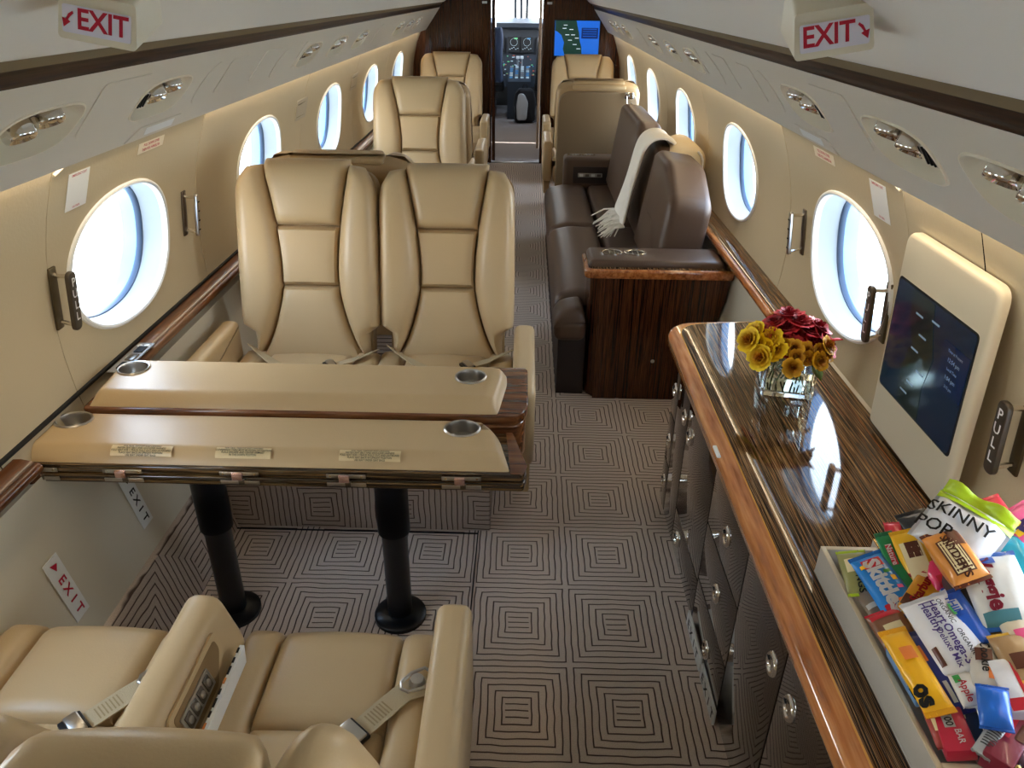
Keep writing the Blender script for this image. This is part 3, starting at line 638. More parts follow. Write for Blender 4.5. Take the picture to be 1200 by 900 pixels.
grab_handle(-1, 2.585, .99, False, 'silver grab handle on the left wall ahead of the hatch window')
grab_handle(-1, 1.775, .985, True, 'dark PULL handle left of the left hatch window', .16)
grab_handle(1, 2.54, .975, False, 'silver grab handle on the right wall ahead of the hatch window')
grab_handle(1, 1.86, .955, True, 'bronze PULL handle between the right hatch window and the wall screen', .16)
grab_handle(1, 1.24, .955, True, 'dark PULL handle with white letters at the right edge of the photo', .16)
def placard(sgn, fmap, y0, y1, b0, b1, title, lines, lab, m=WHITE, off=.0008, two=False):
    f = fmap
    t = outline_panel([(y0, b0), (y1, b0), (y1, b1), (y0, b1)], f, off, off+.0008).build('placard', m, None, False); tag(t, lab, 'placard')
    cy = (y0+y1)/2; ex = (0, 1, 0) if sgn < 0 else (0, -1, 0); n = len(lines)+1
    for k, s in enumerate([title]+lines):
        b = b1-(b1-b0)*(k+.6)/(n+.2); e = Vector(f(cy, b+.01, 0))-Vector(f(cy, b-.01, 0))
        text(s, (b1-b0)/n*.75, f(cy, b, off+.0012), ex, e, RED, t, .012, 'CENTER', .9)
    return t
LN = ['PULL HANDLES', 'REMOVE HATCH', 'LIFT COVER', 'PULL INWARD', '', 'THROW HATCH', 'OUTSIDE']
for sgn, side in ((-1, 'left'), (1, 'right')):
    f = wallmap(sgn)
    placard(sgn, f, 1.84 if sgn < 0 else 1.86, 1.94 if sgn < 0 else 1.96, bz(1.19), bz(1.285), 'EMERGENCY EXIT', LN, 'white placard with small red writing at the near top corner of the %s hatch' % side)
    placard(sgn, f, 2.21, 2.38, bz(1.262), bz(1.292), 'PULL DOWN COVER', ['THEN PULL HANDLE IN'], 'small pale placard under the top edge of the %s hatch' % side, OFFW)
    placard(sgn, f, 1.95 if sgn < 0 else 1.98, 2.07 if sgn < 0 else 2.1, bz(1.328), bz(1.345), 'EMERGENCY EXIT', [], 'narrow strip placard above the %s hatch corner' % side, OFFW)
# low exit placards on the left wall under the table
for y, q in ((1.368, 'nearest the camera'), (1.73, 'just under the table front')):
    def lf(a, b, h): return (-1.008+.0+.13*(b-.39) * -1*-1 + h, a, b)
    def lf(a, b, h): return (-.9885-(b-.39)*.22+h, a, b)
    t = outline_panel([(y-.028, .30), (y+.028, .30), (y+.028, .475), (y-.028, .475)], lf, .001, .003).build('exit_placard', WHITE, None, False); tag(t, 'lilac white EXIT floor placard on the lower left wall, '+q, 'sign')
    for k, ch in enumerate('EXIT'): text(ch, .036, lf(y, .425-.03*k-.012, .0038), (.22, 0, -1), (0, 1, 0), RED if y < 1.5 else INK, t, .02)
    MB().prism([lf(y+a, b, .0034) for a, b in ((-.012, .462), (.012, .455), (.0, .44))], (.0008, 0, 0)).build('arrow', RED if y < 1.5 else INK, t)
# overhead exit signs
def exit_sign(sgn, lab):
    t = thing('exit_sign', lab, 'sign', (-.52 if sgn < 0 else .568, 1.22, 1.651))
    # front face turned towards the tail and slightly to the aisle
    ex = Vector((1, 0, sgn*.17)).normalized(); up = Vector((0, .12, .98)); up = (up-ex*up.dot(ex)).normalized(); n = ex.cross(up)*1.0
    if n.y > 0: n = -n
    W, H = .058, .032
    fp = [(-W, -H), (W, -H), (W*.96, H), (-W*.96, H)]
    front = [ex*a+up*b for a, b in rounded(fp, .008)]
    back = [ex*a+up*b+Vector((sgn*.03, .14, .03)) for a, b in rounded([(-W*1.25, -H*.9), (W*1.25, -H*.9), (W*1.0, H*1.8), (-W*1.0, H*1.8)], .008)]
    N = len(front); mb = MB(); mb.add(front+back, [tuple(range(N)), tuple(range(N, 2*N))]+[(i, (i+1) % N, N+(i+1) % N, N+i) for i in range(N)])
    mb.build('housing', OFFW, t)
    pl = MB().prism([ex*a+up*(b-.004)+n*.0015 for a, b in rounded([(-W*.86, -H*.58), (W*.86, -H*.58), (W*.86, H*.62), (-W*.86, H*.62)], .004)], n*.0015).build('sign_plate', mat('sign_lilac', (226, 222, 232), .3), t)
    sh = .009 if sgn < 0 else -.009
    text('EXIT', .040, ex*sh-up*.003+n*.0034, ex, up, RED, pl, .022, 'CENTER', .92)
    s = -1 if sgn < 0 else 1; c = ex*s*.042-up*.003+n*.0034
    ar = [c+ex*s*a*.75+up*b*.75 for a, b in ((-.010, .014), (-.002, .008), (.003, -.002), (.010, .0), (.007, -.017), (-.006, -.006), (-.001, -.003), (-.006, .004), (-.012, .010))]
    MB().prism(ar, n*.0006).build('arrow', RED, pl, False)
exit_sign(-1, 'white EXIT sign with arrow on the ceiling, upper left'); exit_sign(1, 'white EXIT sign with arrow on the ceiling, upper right')
# ================================================================== SEATS
def ip_(t, xs, ys): return float(np.interp(t, xs, ys))
def smooth_fn(xs, ys):
    """Catmull-Rom style smooth interpolation"""
    n = len(xs)
    def f(t):
        t = max(xs[0], min(xs[-1], t)); i = max(k for k in range(n-1) if xs[k] <= t+1e-9)
        x0, x1 = xs[i], xs[i+1]; y0, y1 = ys[i], ys[i+1]
        m0 = (ys[i+1]-ys[i-1])/(xs[i+1]-xs[i-1]) if i > 0 else (y1-y0)/(x1-x0)
        m1 = (ys[i+2]-ys[i])/(xs[i+2]-xs[i]) if i+2 < n else (y1-y0)/(x1-x0)
        h = x1-x0; u = (t-x0)/h
        return (2*u**3-3*u*u+1)*y0+(u**3-2*u*u+u)*h*m0+(-2*u**3+3*u*u)*y1+(u**3-u*u)*h*m1
    return f
def make_seat(label, loc, rz, W=.50, top=1.14, lean=.18, arms=(1, 1), arm_z=.62, arm_w=.075, cw=None, group=None, rear=False, z0=.42, head=.0, shell=.10, plinth=True, arm_len=(-.22, .30), arm_b=.27):
    """executive seat facing local +y: padded back panels and bolsters, cushion panels, arms, shell, base"""
    t = thing('cabin_seat', label, 'seat', loc, rz, group)
    H = top-z0; L = math.hypot(H, lean); ca, sa = H/L, lean/L; w2 = W/2; y0 = -.25
    hc = smooth_fn([0, .15, .40, .70, 1.0], [w2*.80, w2*.58, w2*.405, w2*.45, w2*.60])
    ow = smooth_fn([0, .165, .205, .26, .8, .93, 1.0], [w2*.84, w2*.84, w2*.975, w2, w2*.985, w2*.955, w2*.83])
    def bm(x, tt, h):
        q = (x/w2)**2
        y = y0-lean*tt+.028*q*(1 if tt > .2 else .6) + .018*math.sin(PI*min(1, tt*1.6))*0 ; z = z0+H*tt
        return (x, y+h*ca, z+h*sa)
    def head_map(x, tt, h):
        k = max(0, (tt-.93)/.09); return bm(x, tt, h - .03*k*k)
    pillow(bm, lambda s: -hc(s), hc, .0, .40, L, .050, .022, .012, 16, 14).build('back_panel', LEATHER, t)
    pillow(bm, lambda s: -hc(s), hc, .402, .70, L, .048, .016, .008, 14, 12).build('back_panel', LEATHER, t)
    pillow(head_map, lambda s: -hc(s), hc, .702, 1.03, L, .052+head, .026, .016, 16, 14).build('headrest', LEATHER, t)
    for s in (-1, 1):
        a = (lambda q: hc(q)) if s > 0 else (lambda q: -ow(q)); b = (lambda q: ow(q)) if s > 0 else (lambda q: -hc(q))
        def bol(x, tt, h, s=s):
            e = max(0, (abs(x)-w2*.60)/(w2*.40)); t2 = tt*(1-.030*e*e) 
            return bm(x, t2, h)
        pillow(bol, a, b, .0, 1.0, L, .066, .040, .012, 12, 26, None, None, .0).build('back_bolster', LEATHER, t)
    # shell behind the pads, leaning with them
    fr = ((0, y0+.008, z0), (1, 0, 0), (0, -sa, ca), (0, -ca, -sa))
    po = rounded([(-w2*.86, .0), (w2*.86, .0), (w2*.86, L*.17), (w2*.985, L*.25), (w2*.97, L*.955), (w2*.60, L*1.0), (-w2*.60, L*1.0), (-w2*.97, L*.955), (-w2*.985, L*.25), (-w2*.86, L*.17)], [.02, .02, .02, .03, .08, .05, .05, .08, .03, .02])
    slab(po, shell, .035, fr, .0, None, .0).build('back_shell', LEATHER_D, t)
    MB().box(Vector((0, y0, z0))+Vector((0, -sa, ca))*(L*.988)+Vector((0, -ca, -sa))*.024, (W*.60, .085, .036), .017, Matrix.Rotation(math.atan2(lean, H), 3, 'X'), 3).build('top_roll', LEATHER, t)
    if rear:
        po = rounded([(-w2*.93, -.25), (w2*.93, -.25), (w2*.93, L*.93), (-w2*.93, L*.93)], [.02, .02, .11, .11], 8)
        slab(po, .018, .012, ((0, y0+.008-shell*ca, z0-shell*sa), (1, 0, 0), (0, -sa, ca), (0, -ca, -sa)), .004, None, 0).build('rear_panel', TAUPE, t)
        nv = Vector((0, -ca, -sa)); ev = Vector((0, -sa, ca)); o = Vector((0, y0, z0))+nv*(shell+.016)
        MB().box(o+ev*(L*.965)+nv*-.035, (W*.62, .05, .03), .012).build('top_pad', LEATHER, t)
        hk = MB().box(o+ev*(L*.90)+Vector((w2*.70, 0, 0))+nv*.008, (.07, .012, .05), .006).build('coat_hook', CHROME, t)
        MB().tube([o+ev*L*.9+nv*.012+Vector((w2*.7-.02, 0, 0)), o+ev*(L*.9-.05)+nv*.022+Vector((w2*.7-.015, 0, 0)), o+ev*(L*.9-.075)+nv*.022+Vector((w2*.7+.005, 0, 0)), o+ev*(L*.9-.05)+nv*.022+Vector((w2*.7+.025, 0, 0))], .006, 8).build('hook_arm', STEEL, hk)
    # cushion
    cw = cw or W; c2 = cw/2; k = .62*c2
    def cm(x, tt, h):
        f = max(0, (tt-.86)/.14); return (x, -.235+.50*tt - .01*f, .436+h-.055*f*f+ (.006 if abs(x) > k else 0))
    pillow(cm, lambda s: -k, lambda s: k, 0, .44, .50, .027, .018, .010, 14, 10).build('seat_panel', LEATHER, t)
    pillow(cm, lambda s: -k, lambda s: k, .442, 1.0, .50, .029, .022, .014, 14, 12).build('seat_panel', LEATHER, t)
    for s in (-1, 1):
        a, b = (k, c2) if s > 0 else (-c2, -k)
        pillow(cm, lambda q: a, lambda q: b, 0, 1.0, .50, .029, .024, .004, 8, 16).build('seat_bolster', LEATHER, t)
    MB().box((0, .0, .335), (cw-.01, .50, .15), .03).build('seat_pan', LEATHER_D, t)
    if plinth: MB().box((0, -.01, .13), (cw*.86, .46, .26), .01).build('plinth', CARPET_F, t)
    for s, on in zip((-1, 1), arms):
        if not on: continue
        x = s*(c2+arm_w/2+.003); y1, y2 = arm_len
        # arm: rounded padded block, front lower corner cut away
        po = rounded([(y1, arm_b), (y2-.06, arm_b), (y2, max(.40, arm_b+.05)), (y2, arm_z), (y1, arm_z-.005)], [.02, .05, .05, .035, .02])
        slab(po, arm_w, .022, ((x-arm_w/2, 0, 0), (0, 1, 0), (0, 0, 1), (1, 0, 0))).build('armrest', LEATHER, t)
        if arm_b < .4: MB().box((x, (y1+y2)/2-.02, .22), (arm_w*.7, (y2-y1)*.8, .12), .01).build('arm_skirt', LEATHER_D, t)
    return t
def belt(root, side, cw, buckle=True, pts=None):
    """webbing strap lying on the cushion with a shackle and a buckle (local seat coordinates)"""
    zc = .474
    pts = pts or [(side*(cw/2+.0), -.16, .46), (side*(cw/2-.05), -.12, zc+.004), (side*(cw/2-.10), -.07, zc+.004), (side*(cw/2-.17), .0, zc)]
    MB().ribbon(pts, (.6*-side, -.8*-1, 0), .046, .003).build('belt_strap', BELT, root)
    if buckle:
        e = Vector(pts[-1]); d = (e-Vector(pts[-2])).normalized(); R3 = d.to_track_quat('X', 'Z').to_matrix()
        b = MB().box(e+d*.012+Vector((0, 0, .004)), (.042, .056, .012), .003, R3).build('buckle', BLACK, root)
        MB().box(e+d*.010+Vector((0, 0, .012)), (.026, .052, .008), .003, R3).build('buckle_lever', STEEL, b)
    return root
AFT = PI
# pair facing the camera behind the table
s1 = make_seat('tan leather seat of the facing pair behind the table, left one by the wall', (-.675, 2.345, 0), AFT, .522, 1.13, .17, (0, 1), group='facing pair behind the table', plinth=False, arm_w=.065, arm_z=.60, arm_b=.44, arm_len=(-.22, .32))
s2 = make_seat('tan leather seat of the facing pair behind the table, right one by the aisle', (-.165, 2.36, 0), AFT, .505, 1.118, .17, (1, 0), group='facing pair behind the table', plinth=False, arm_w=.075, arm_z=.60, arm_len=(-.22, .32))
# the aisle arm of the right seat is on local -x (world +x)
for s in (s1, s2): pass
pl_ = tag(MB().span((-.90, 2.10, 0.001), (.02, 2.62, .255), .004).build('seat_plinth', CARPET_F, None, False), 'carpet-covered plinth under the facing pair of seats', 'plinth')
for r_, cw in ((s1, .515), (s2, .495)):
    belt(r_, 1, cw, False, [(cw/2-.03, -.20, .50), (cw/2-.07, -.17, .487), (cw/2-.14, -.10, .482), (cw/2-.20, -.05, .478)])
    belt(r_, -1, cw, True, [(-cw/2+.0, -.19, .50), (-cw/2+.05, -.16, .487), (-cw/2+.10, -.12, .482), (-cw/2+.15, -.09, .479)])
# near pair seen from above, facing forward
n1 = make_seat('near tan leather seat at the lower left edge, cushion partly behind the console arm', (-.775, .955, 0), 0, .43, 1.025, .27, (0, 0), cw=.43, group='near pair facing forward')
n2 = make_seat('near tan leather seat by the aisle at the bottom of the photo', (-.255, .955, 0), 0, .45, 1.013, .27, (0, 1), cw=.42, group='near pair facing forward', arm_z=.60, arm_w=.072, arm_len=(-.30, .19), head=.01)
for r_, cw in ((n1, .43), (n2, .42)):
    pts = [(cw/2-.005, .075, .478), (cw/2-.05, .055, .482), (cw/2-.075, .025, .482), (cw/2-.125, -.035, .479)]
    belt(r_, 1, cw, True, pts)
    c = Vector((cw/2-.028, .072, .490))
    d = Vector((-.8, -.6, 0)); R3 = d.to_track_quat('X', 'Z').to_matrix()
    sh = MB().lathe([(.0, .012), (.013, .010), (.016, .002), (.016, -.004)], 16, Matrix.Translation(c)).build('belt_stud', STEEL, r_)
    MB().tube([c+R3@Vector((a, b, .004)) for a, b in ((.035, .0), (.028, .014), (.0, .022), (-.028, .018), (-.034, 0), (-.028, -.018), (0, -.022), (.028, -.014), (.035, 0))], .0035, 8).build('belt_link', STEEL, r_)
    MB().tube([c+R3@Vector((-.034, 0, .004)), c+R3@Vector((-.06, .004, .002)), c+R3@Vector((-.085, .006, .0))], .005, 8).build('belt_hook', STEEL, r_)
    q = Vector(pts[2]).lerp(Vector(pts[3]), .35); d = (Vector(pts[3])-Vector(pts[2])).normalized(); R4 = d.to_track_quat('X', 'Z').to_matrix()
    lab = MB(); 
    for k in range(7): lab.box(q+R4@Vector((-.02+.007*k, 0, .0022)), (.0025, .030, .0008), 0, R4)
    lab.build('belt_stitching', mat('stitch', (160, 140, 104), .9), r_)
# console arm between the near seats: it belongs to the left one
xs_ = .258
co = rounded([(-.052, .30), (.056, .30), (.064, .47), (.024, .592), (-.044, .596)], [.02, .02, .03, .028, .03], 6)
cl = slab([(a+xs_, b) for a, b in co], .46, .03, ((0, .205, 0), (1, 0, 0), (0, 0, 1), (0, -1, 0)), 0, None, .03, 5).build('console_arm', LEATHER, n1)
rn_ = Vector((.95, 0, .31)).normalized(); ru = Vector((-.31, 0, .95)); ro = Vector((xs_+.0475, 0, .53))
R3 = Matrix((Vector((0, 1, 0)), ru, rn_)).transposed()
def on_face(poly, h0, h1, m, name, par): return MB().prism([ro+Vector((0, a, 0))+ru*b+rn_*h0 for a, b in poly], rn_*(h1-h0)).build(name, m, par)
rim = on_face(rounded([(-.10, -.046), (.05, -.046), (.115, .005), (.115, .042), (-.10, .042)], .012), -.002, .0035, LEATHER, 'control_surround', cl)
on_face(rounded([(-.088, -.034), (.046, -.034), (.100, .008), (.100, .032), (-.088, .032)], .010), .003, .0042, mat('leather_recess', (140, 112, 74), .5), 'control_recess', rim)
on_face(rounded([(-.078, -.020), (.040, -.020), (.040, .020), (-.078, .020)], .004), .004, .0075, STEEL, 'control_plate', rim)
for k in range(4):
    c = ro+Vector((0, -.060+.027*k, 0))+rn_*.0085
    MB().box(c, (.021, .028, .003), .003, R3).build('control_button', DSTEEL, cl)
    MB().lathe([(0, .004), (.007, .003), (.008, 0)], 14, Matrix.Translation(c) @ R3.to_4x4()).build('button_cap', STEEL, cl)
mg = thing('magazine', 'magazine with printed cover tucked between the console arm and the near aisle seat', 'magazine', (-.440, .93, .352), 0)
MB().box((0, .0, .075), (.010, .30, .19), .001, Matrix.Rotation(math.radians(4), 3, 'Y')).build('pages', WHITE, mg)
for k in range(12):
    MB().box((.0035, -.14+.025*k, .1713), (.004, .013 if k % 3 else .02, .0012), 0, Matrix.Rotation(math.radians(4), 3, 'Y')).build('cover_print', BLACKM if k % 4 else mat('cover_orange', (200, 120, 50), .6), mg)
# seat behind the facing pair, single seats, forward seats
make_seat('tan seat back to back with the facing pair, only its top edge showing', (-.61, 3.42, 0), 0, .62, 1.125, .20, (0, 1), group='single seats')
make_seat('tan leather single seat facing aft in mid cabin on the left', (-.60, 4.93, 0), AFT, .63, 1.165, .17, (1, 0), group='single seats', arm_z=.63)
make_seat('tan seat facing forward behind the mid cabin single seat, back to back with it', (-.60, 6.10, 0), 0, .64, 1.12, .18, (0, 1), group='single seats')
make_seat('tan leather seat at the left of the bulkhead, facing aft', (-.645, 7.72, 0), AFT, .63, 1.13, .17, (1, 0), group='single seats', arm_z=.60)
make_seat('tan leather seat at the right of the bulkhead, facing aft under the map screen', (.67, 7.72, 0), AFT, .63, 1.125, .17, (0, 1), group='single seats', arm_z=.60)
fwd = make_seat('tan seat seen from behind with a taupe rear panel and chrome hook, beyond the divan', (.67, 6.62, 0), 0, .66, 1.09, .16, (1, 0), group='single seats', rear=True, arm_z=.60)

# ================================================================== FOLDED CONFERENCE TABLE
tb = thing('conference_table', 'folded wooden conference table with two padded tan covers and four cup holders', 'table', (-.48, 1.75, 0))
tb_o = Vector((-.48, 1.75, 0))
def tw(pts): return [(x-tb_o.x, y-tb_o.y) for x, y in pts]
def tslab(name, poly, z0, z1, r, m, rr=.02, parent=None):
    return slab(rounded(tw(poly), rr), z1-z0, r, ((0, 0, z0), (1, 0, 0), (0, 1, 0), (0, 0, 1)), 0, None, r*.6, 3).build(name, m, parent or tb)
tslab('rear_leaf', [(-1.05, 1.704), (.115, 1.712), (.140, 1.76), (.138, 2.0), (-1.05, 2.0)], .672, .702, .005, WOODX, [.02, .05, .03, .02, .02])
tslab('front_leaf_upper', [(-1.112, 1.496), (.128, 1.496), (.138, 1.53), (.098, 1.688), (-1.06, 1.688), (-1.135, 1.56)], .643, .663, .003, EBONY_X, [.01, .01, .02, .03, .02, .02])
tslab('front_leaf_lower', [(-1.106, 1.490), (.130, 1.490), (.140, 1.53), (.105, 1.688), (-1.06, 1.688), (-1.135, 1.56)], .618, .640, .003, EBONY_X, [.01, .01, .02, .03, .02, .02])
tslab('front_rim', [(.098, 1.497), (.130, 1.497), (.139, 1.53), (.100, 1.686), (.082, 1.686)], .6635, .666, .001, WOODX, .004)
tslab('leaf_core', [(-1.02, 1.712), (.112, 1.714), (.134, 1.75), (.134, 1.98), (-1.02, 1.98)], .56, .671, .008, WOODX, .03)
tslab('frame_box', [(-.98, 1.60), (-.02, 1.60), (-.02, 1.93), (-.98, 1.93)], .545, .617, .004, BLACK, .01)
def hole_pad(name, xl, xr, y0, y1, zb, th, cups):
    """padded cover: sloping rims, cup wells pressed into it"""
    xs = sorted(set([k/46 for k in range(47)]+[.004, .009, .015, .985, .991, .996])); W0 = xr(.5)-xl(.5)
    for cx, cy, rx, ry in cups:
        c = (cx-xl(.5))/W0; xs = [s for s in xs if abs(s-c) > (rx+.012)/W0]+[c+(-1+k/14)*(rx+.010)/W0 for k in range(29)]
    xs = sorted(xs); NY = 56; mb = MB()
    def P(i, j):
        t = j/NY; y = y0+(y1-y0)*t; s = xs[i]; a, b = xl(t), xr(t); x = a+(b-a)*s
        e = lambda d, w: 1-(1-min(1, max(0, d)/w))**1.8
        h = th*e(y-y0, .040)*e(y1-y, .022)*e(min(x-a, b-x), .032)
        if j == 0 or j == NY or i == 0 or i == len(xs)-1: h = -.002
        for cx, cy, rx, ry in cups:
            if ((x-cx)/rx)**2+((y-cy)/ry)**2 < .98: h = th-.034
        return (x-tb_o.x, y-tb_o.y, zb+max(h, -.002))
    o = mb.grid(P, len(xs), NY+1).build(name, LEATHER, tb)
    for cx, cy, rx, ry in cups:
        MB().lathe([(1.12, -.002), (1.12, .002), (1.06, .0045), (.97, .003), (.935, -.003), (.91, -.029), (.0, -.030)], 36, Matrix.Translation((cx-tb_o.x, cy-tb_o.y, zb+th)), rx, ry, False).build('cup_holder', STEEL, tb)
    return o
bow = lambda a, b, k: (lambda t: a+(b-a)*t+k*max(0, (t-.62)/.38)**2)
hole_pad('rear_cover', bow(-1.035, -1.052, .055), bow(.060, .088, -.012), 1.715, 1.945, .702, .036, [(-.978, 1.872, .040, .040), (-.022, 1.862, .040, .040)])
hole_pad('front_cover', bow(-1.112, -1.150, .085), bow(.098, .055, -.035), 1.506, 1.706, .6635, .034, [(-1.040, 1.650, .044, .037), (-.030, 1.648, .043, .037)])
for x, y in ((-.745, 1.69), (-.235, 1.69)):
    lg = MB(); lg.lathe([(.046, .46), (.046, .20+.14), (.040, .335), (.037, .33), (.037, .02)], 24, Matrix.Translation((x-tb_o.x, y-tb_o.y, 0))); lg.lathe([(.046, .33), (.046, .56)], 24, Matrix.Translation((x-tb_o.x, y-tb_o.y, 0)))
    g_ = lg.build('leg', BLACK, tb)
    MB().lathe([(.078, .0), (.078, .012), (.070, .018), (.040, .022)], 28, Matrix.Translation((x-tb_o.x, y-tb_o.y, 0))).build('foot_flange', BLACK, g_)
for x in (-1.052, -.845, -.560, -.300, -.020):
    hx = x-tb_o.x; hy = 1.4885-tb_o.y
    h = MB()
    for dx in (-.030, .030):
        pass
    h = MB().box((hx, hy, .653), (.096, .003, .011), .002).build('hinge', STEEL, tb); MB().box((hx, hy-.001, .629), (.096, .003, .011), .002).build('hinge_plate', STEEL, h)
    MB().box((hx-.004, hy-.003, .648), (.026, .010, .020), .002).build('hinge_knuckle', mat('pink_steel', (225, 190, 185), .25, .9), h)
    MB().box((hx+.004, hy-.001, .632), (.014, .008, .012), .001).build('hinge_link', DSTEEL, h)
    for dx in (-.038, .038):
        for dz in (.629, .653): MB().lathe([(0, .0004), (.0032, .0002), (.004, -.001)], 10, Matrix.Translation((hx+dx, hy-.002, dz)) @ Matrix.Rotation(PI/2, 4, 'X')).build('screw', CHROME, h)
LINES = [['FOR TAXI, TAKEOFF AND LANDING', 'FASTEN SEAT BELT AND SHOULDER HARNESS', 'FOLD SEAT FOR 1 TRACK FULLY OUT AND OUTBOARD', 'PLACE SEAT BACK IN UPRIGHT POSITION', 'USE SEAT UNDER SEAT BAGS'],
         ['FOR TAXI, TAKEOFF AND LANDING', 'CONFERENCE TABLE MUST BE IN FULL UP POSITION', 'PLACE DRAWER AND CENTER ARMREST', 'IN THE DOWN POSITION']]
for x, w, ls in ((-.805, .150, LINES[0]), (-.555, .135, LINES[1]), (-.245, .150, LINES[0])):
    # stickers on the sloping front of the cover
    o = Vector((x-tb_o.x, 1.5225-tb_o.y, .6865)); ex = Vector((1, 0, 0)); up = Vector((0, .68, .73)).normalized(); n = ex.cross(up)
    pass
    st = MB()
    for k, s in enumerate(ls): pass
    arc = lambda q: (1.5115+.001-.0006+.024*(1-math.cos(q)) , .6745+.024*math.sin(q)*1.0-.0005)
    sm = MB(); NN = 8
    sm.grid(lambda i, j: ((x-w/2+w*i)-tb_o.x, arc(.30+1.25*j/NN)[0]-.0006-tb_o.y, arc(.30+1.25*j/NN)[1]+.0008), 2, NN+1); sk = sm.build('instruction_sticker', mat('sticker_film', (226, 205, 158), .3), tb)
    for k, s in enumerate(ls):
        q = 1.45-.26*k; yy, zz = arc(q)
        text(s, .0072, (x-tb_o.x, yy-.0014-tb_o.y, zz+.0014), (1, 0, 0), (0, math.sin(q), math.cos(q)), INK, sk, .01, 'CENTER', .8)
# control strip in the left rail and outlet plates
cs_ = thing('rail_control_panel', 'grey control panel set into the wooden rail left of the table', 'panel', (-1.045, 1.99, .7135))
MB().box((0, 0, .001), (.05, .20, .004), .001).build('face_plate', GREY, cs_)
for k in range(3): part('button', BLACKM if k != 1 else DSTEEL, cs_, (.004, -.06+.055*k, .004), (.026, .042, .005), .002)
for k in range(2): MB().lathe([(0, .006), (.008, .005), (.009, .002)], 14, Matrix.Translation((-.012+.022*k, .078, 0))).build('knob', WHITE, cs_)

# ================================================================== DIVAN
dv = thing('divan', 'long brown leather divan along the right wall, two seat cushions and three back cushions', 'sofa', (.62, 4.4, 0))
dO = Vector((.62, 4.4, 0))
MB().prism([(x-dO.x, y-dO.y, .002) for x, y in ((.285, 3.14), (.41, 3.14), (.41, 3.335), (.86, 3.335), (.86, 5.60), (.285, 5.60))], (0, 0, .298)).build('base', BROWN_D, dv)
def dcush(x0, x1, y0, y1, front=False):
    def f(x, tt, h):
        k = max(0, ((.40-x)/.14)) if front else 0
        return (x-dO.x, y0+(y1-y0)*tt-dO.y, .375+h-.035*k*k)
    pillow(f, lambda s: x0, lambda s: x1, 0, 1, y1-y0, .058, .035, .014, 14, 26, None, None, .0025).build('seat_cushion', BROWN, dv)
dcush(.262, .565, 3.33, 4.49, True); dcush(.568, .90, 3.33, 4.49); dcush(.262, .565, 4.493, 5.58, True); dcush(.568, .90, 4.493, 5.58)
def nose(x, tt, h): return (x-dO.x, 3.12+.21*tt-dO.y, .375+h-.035*max(0, (.40-x)/.14)**2)
pillow(nose, lambda s: .262, lambda s: .405, 0, 1, .21, .056, .035, .006, 10, 10).build('seat_nose', BROWN, dv)
MB().span((.262-dO.x, 3.12-dO.y, .275), (.41-dO.x, 5.58-dO.y, .380), .035, 4).build('seat_border', BROWN, dv)
def bcush(y0, y1, zt, xb, sl, th=.15, zb=.43, lab='back_cushion', wing=0):
    # outline seen from the aisle: (y, length up the lean), near top corner cut by wing
    Lb = (zt-zb)/.966
    po = rounded([(y0, 0), (y1, 0), (y1, Lb*(.97)), (y1-.08, Lb), (y0+wing, Lb), (y0+wing*.12, Lb*(1-.22*min(1, wing*3)))], [.03, .03, .04, .03, .05, .06], 6)
    po = [(a-dO.y, b) for a, b in po]
    return slab(po, th, .045, ((xb-dO.x+th*.97, 0, zb-.26*th*0), (0, 1, 0), (sl, 0, .966), (-.966, 0, sl)), .012, None, .045, 5).build(lab, BROWN, dv)
bcush(3.34, 4.05, .955, .715, .15, .21, .44, wing=.36)
bcush(4.065, 4.55, .955, .74, .14, .15, wing=.12)
bcush(4.57, 5.56, 1.0, .70, .14, .16, wing=.12)
# arms
def arm_box(y0, y1, near):
    MB().span((.405-dO.x, y0-dO.y, .60), (1.00-dO.x, y1-dO.y, .665), .022, 4).build('armrest', BROWN, dv)
arm_box(3.125, 3.335, True)
MB().span((.40-dO.x, 5.60-dO.y, .30), (.98-dO.x, 5.78-dO.y, .625), .03, 4).build('armrest', BROWN, dv)
rp_ = MB().span((.47-dO.x, 5.592-dO.y, .44), (.72-dO.x, 5.602-dO.y, .56), .004).build('control_recess', BROWN_D, dv)
MB().span((.505-dO.x, 5.586-dO.y, .485), (.685-dO.x, 5.596-dO.y, .515), .004).build('control_plate', STEEL, rp_)
for k in range(4): MB().box((.53+.043*k-dO.x, 5.585-dO.y, .50), (.028, .006, .018), .002).build('control_button', DSTEEL if k % 2 else WHITE, rp_)
def twin_cups(x, y, z, s=1):
    c = MB()
    for k in (-1, 1):
        c.lathe([(.050, -.001), (.050, .003), (.045, .004), (.041, .001), (.040, .001), (.0, .0012)], 28, Matrix.Translation((x+k*.052-dO.x, y-dO.y, z)), 1, .75)
    o = c.build('cup_holder', CHROME, dv)
    for k in (-1, 1): MB().lathe([(.039, .0016), (.0, .0017)], 24, Matrix.Translation((x+k*.052-dO.x, y-dO.y, z)), 1, .75).build('cup_well', mat('cup_dark', (70, 66, 60), .3, .8), o); 
    for k in (-1, 1):
        for q in (-.012, .012): MB().box((x+k*.052+q-dO.x, y-dO.y, z+.003), (.003, .055, .003), .001).build('cup_spring', STEEL, o)
twin_cups(.565, 3.245, .666); twin_cups(.53, 5.69, .626)
for y in (3.75, 4.35, 5.3): MB().box((.83-dO.x, y-dO.y, .452), (.05, .035, .014), .004, Matrix.Rotation(.5, 3, 'Z')).build('belt_buckle', STEEL, dv); MB().ribbon([(.90-dO.x, y+.05-dO.y, .455), (.87-dO.x, y+.02-dO.y, .452), (.83-dO.x, y-dO.y, .449)], (.5, -.8, 0), .04, .004).build('belt_strap', BLACKM, dv)
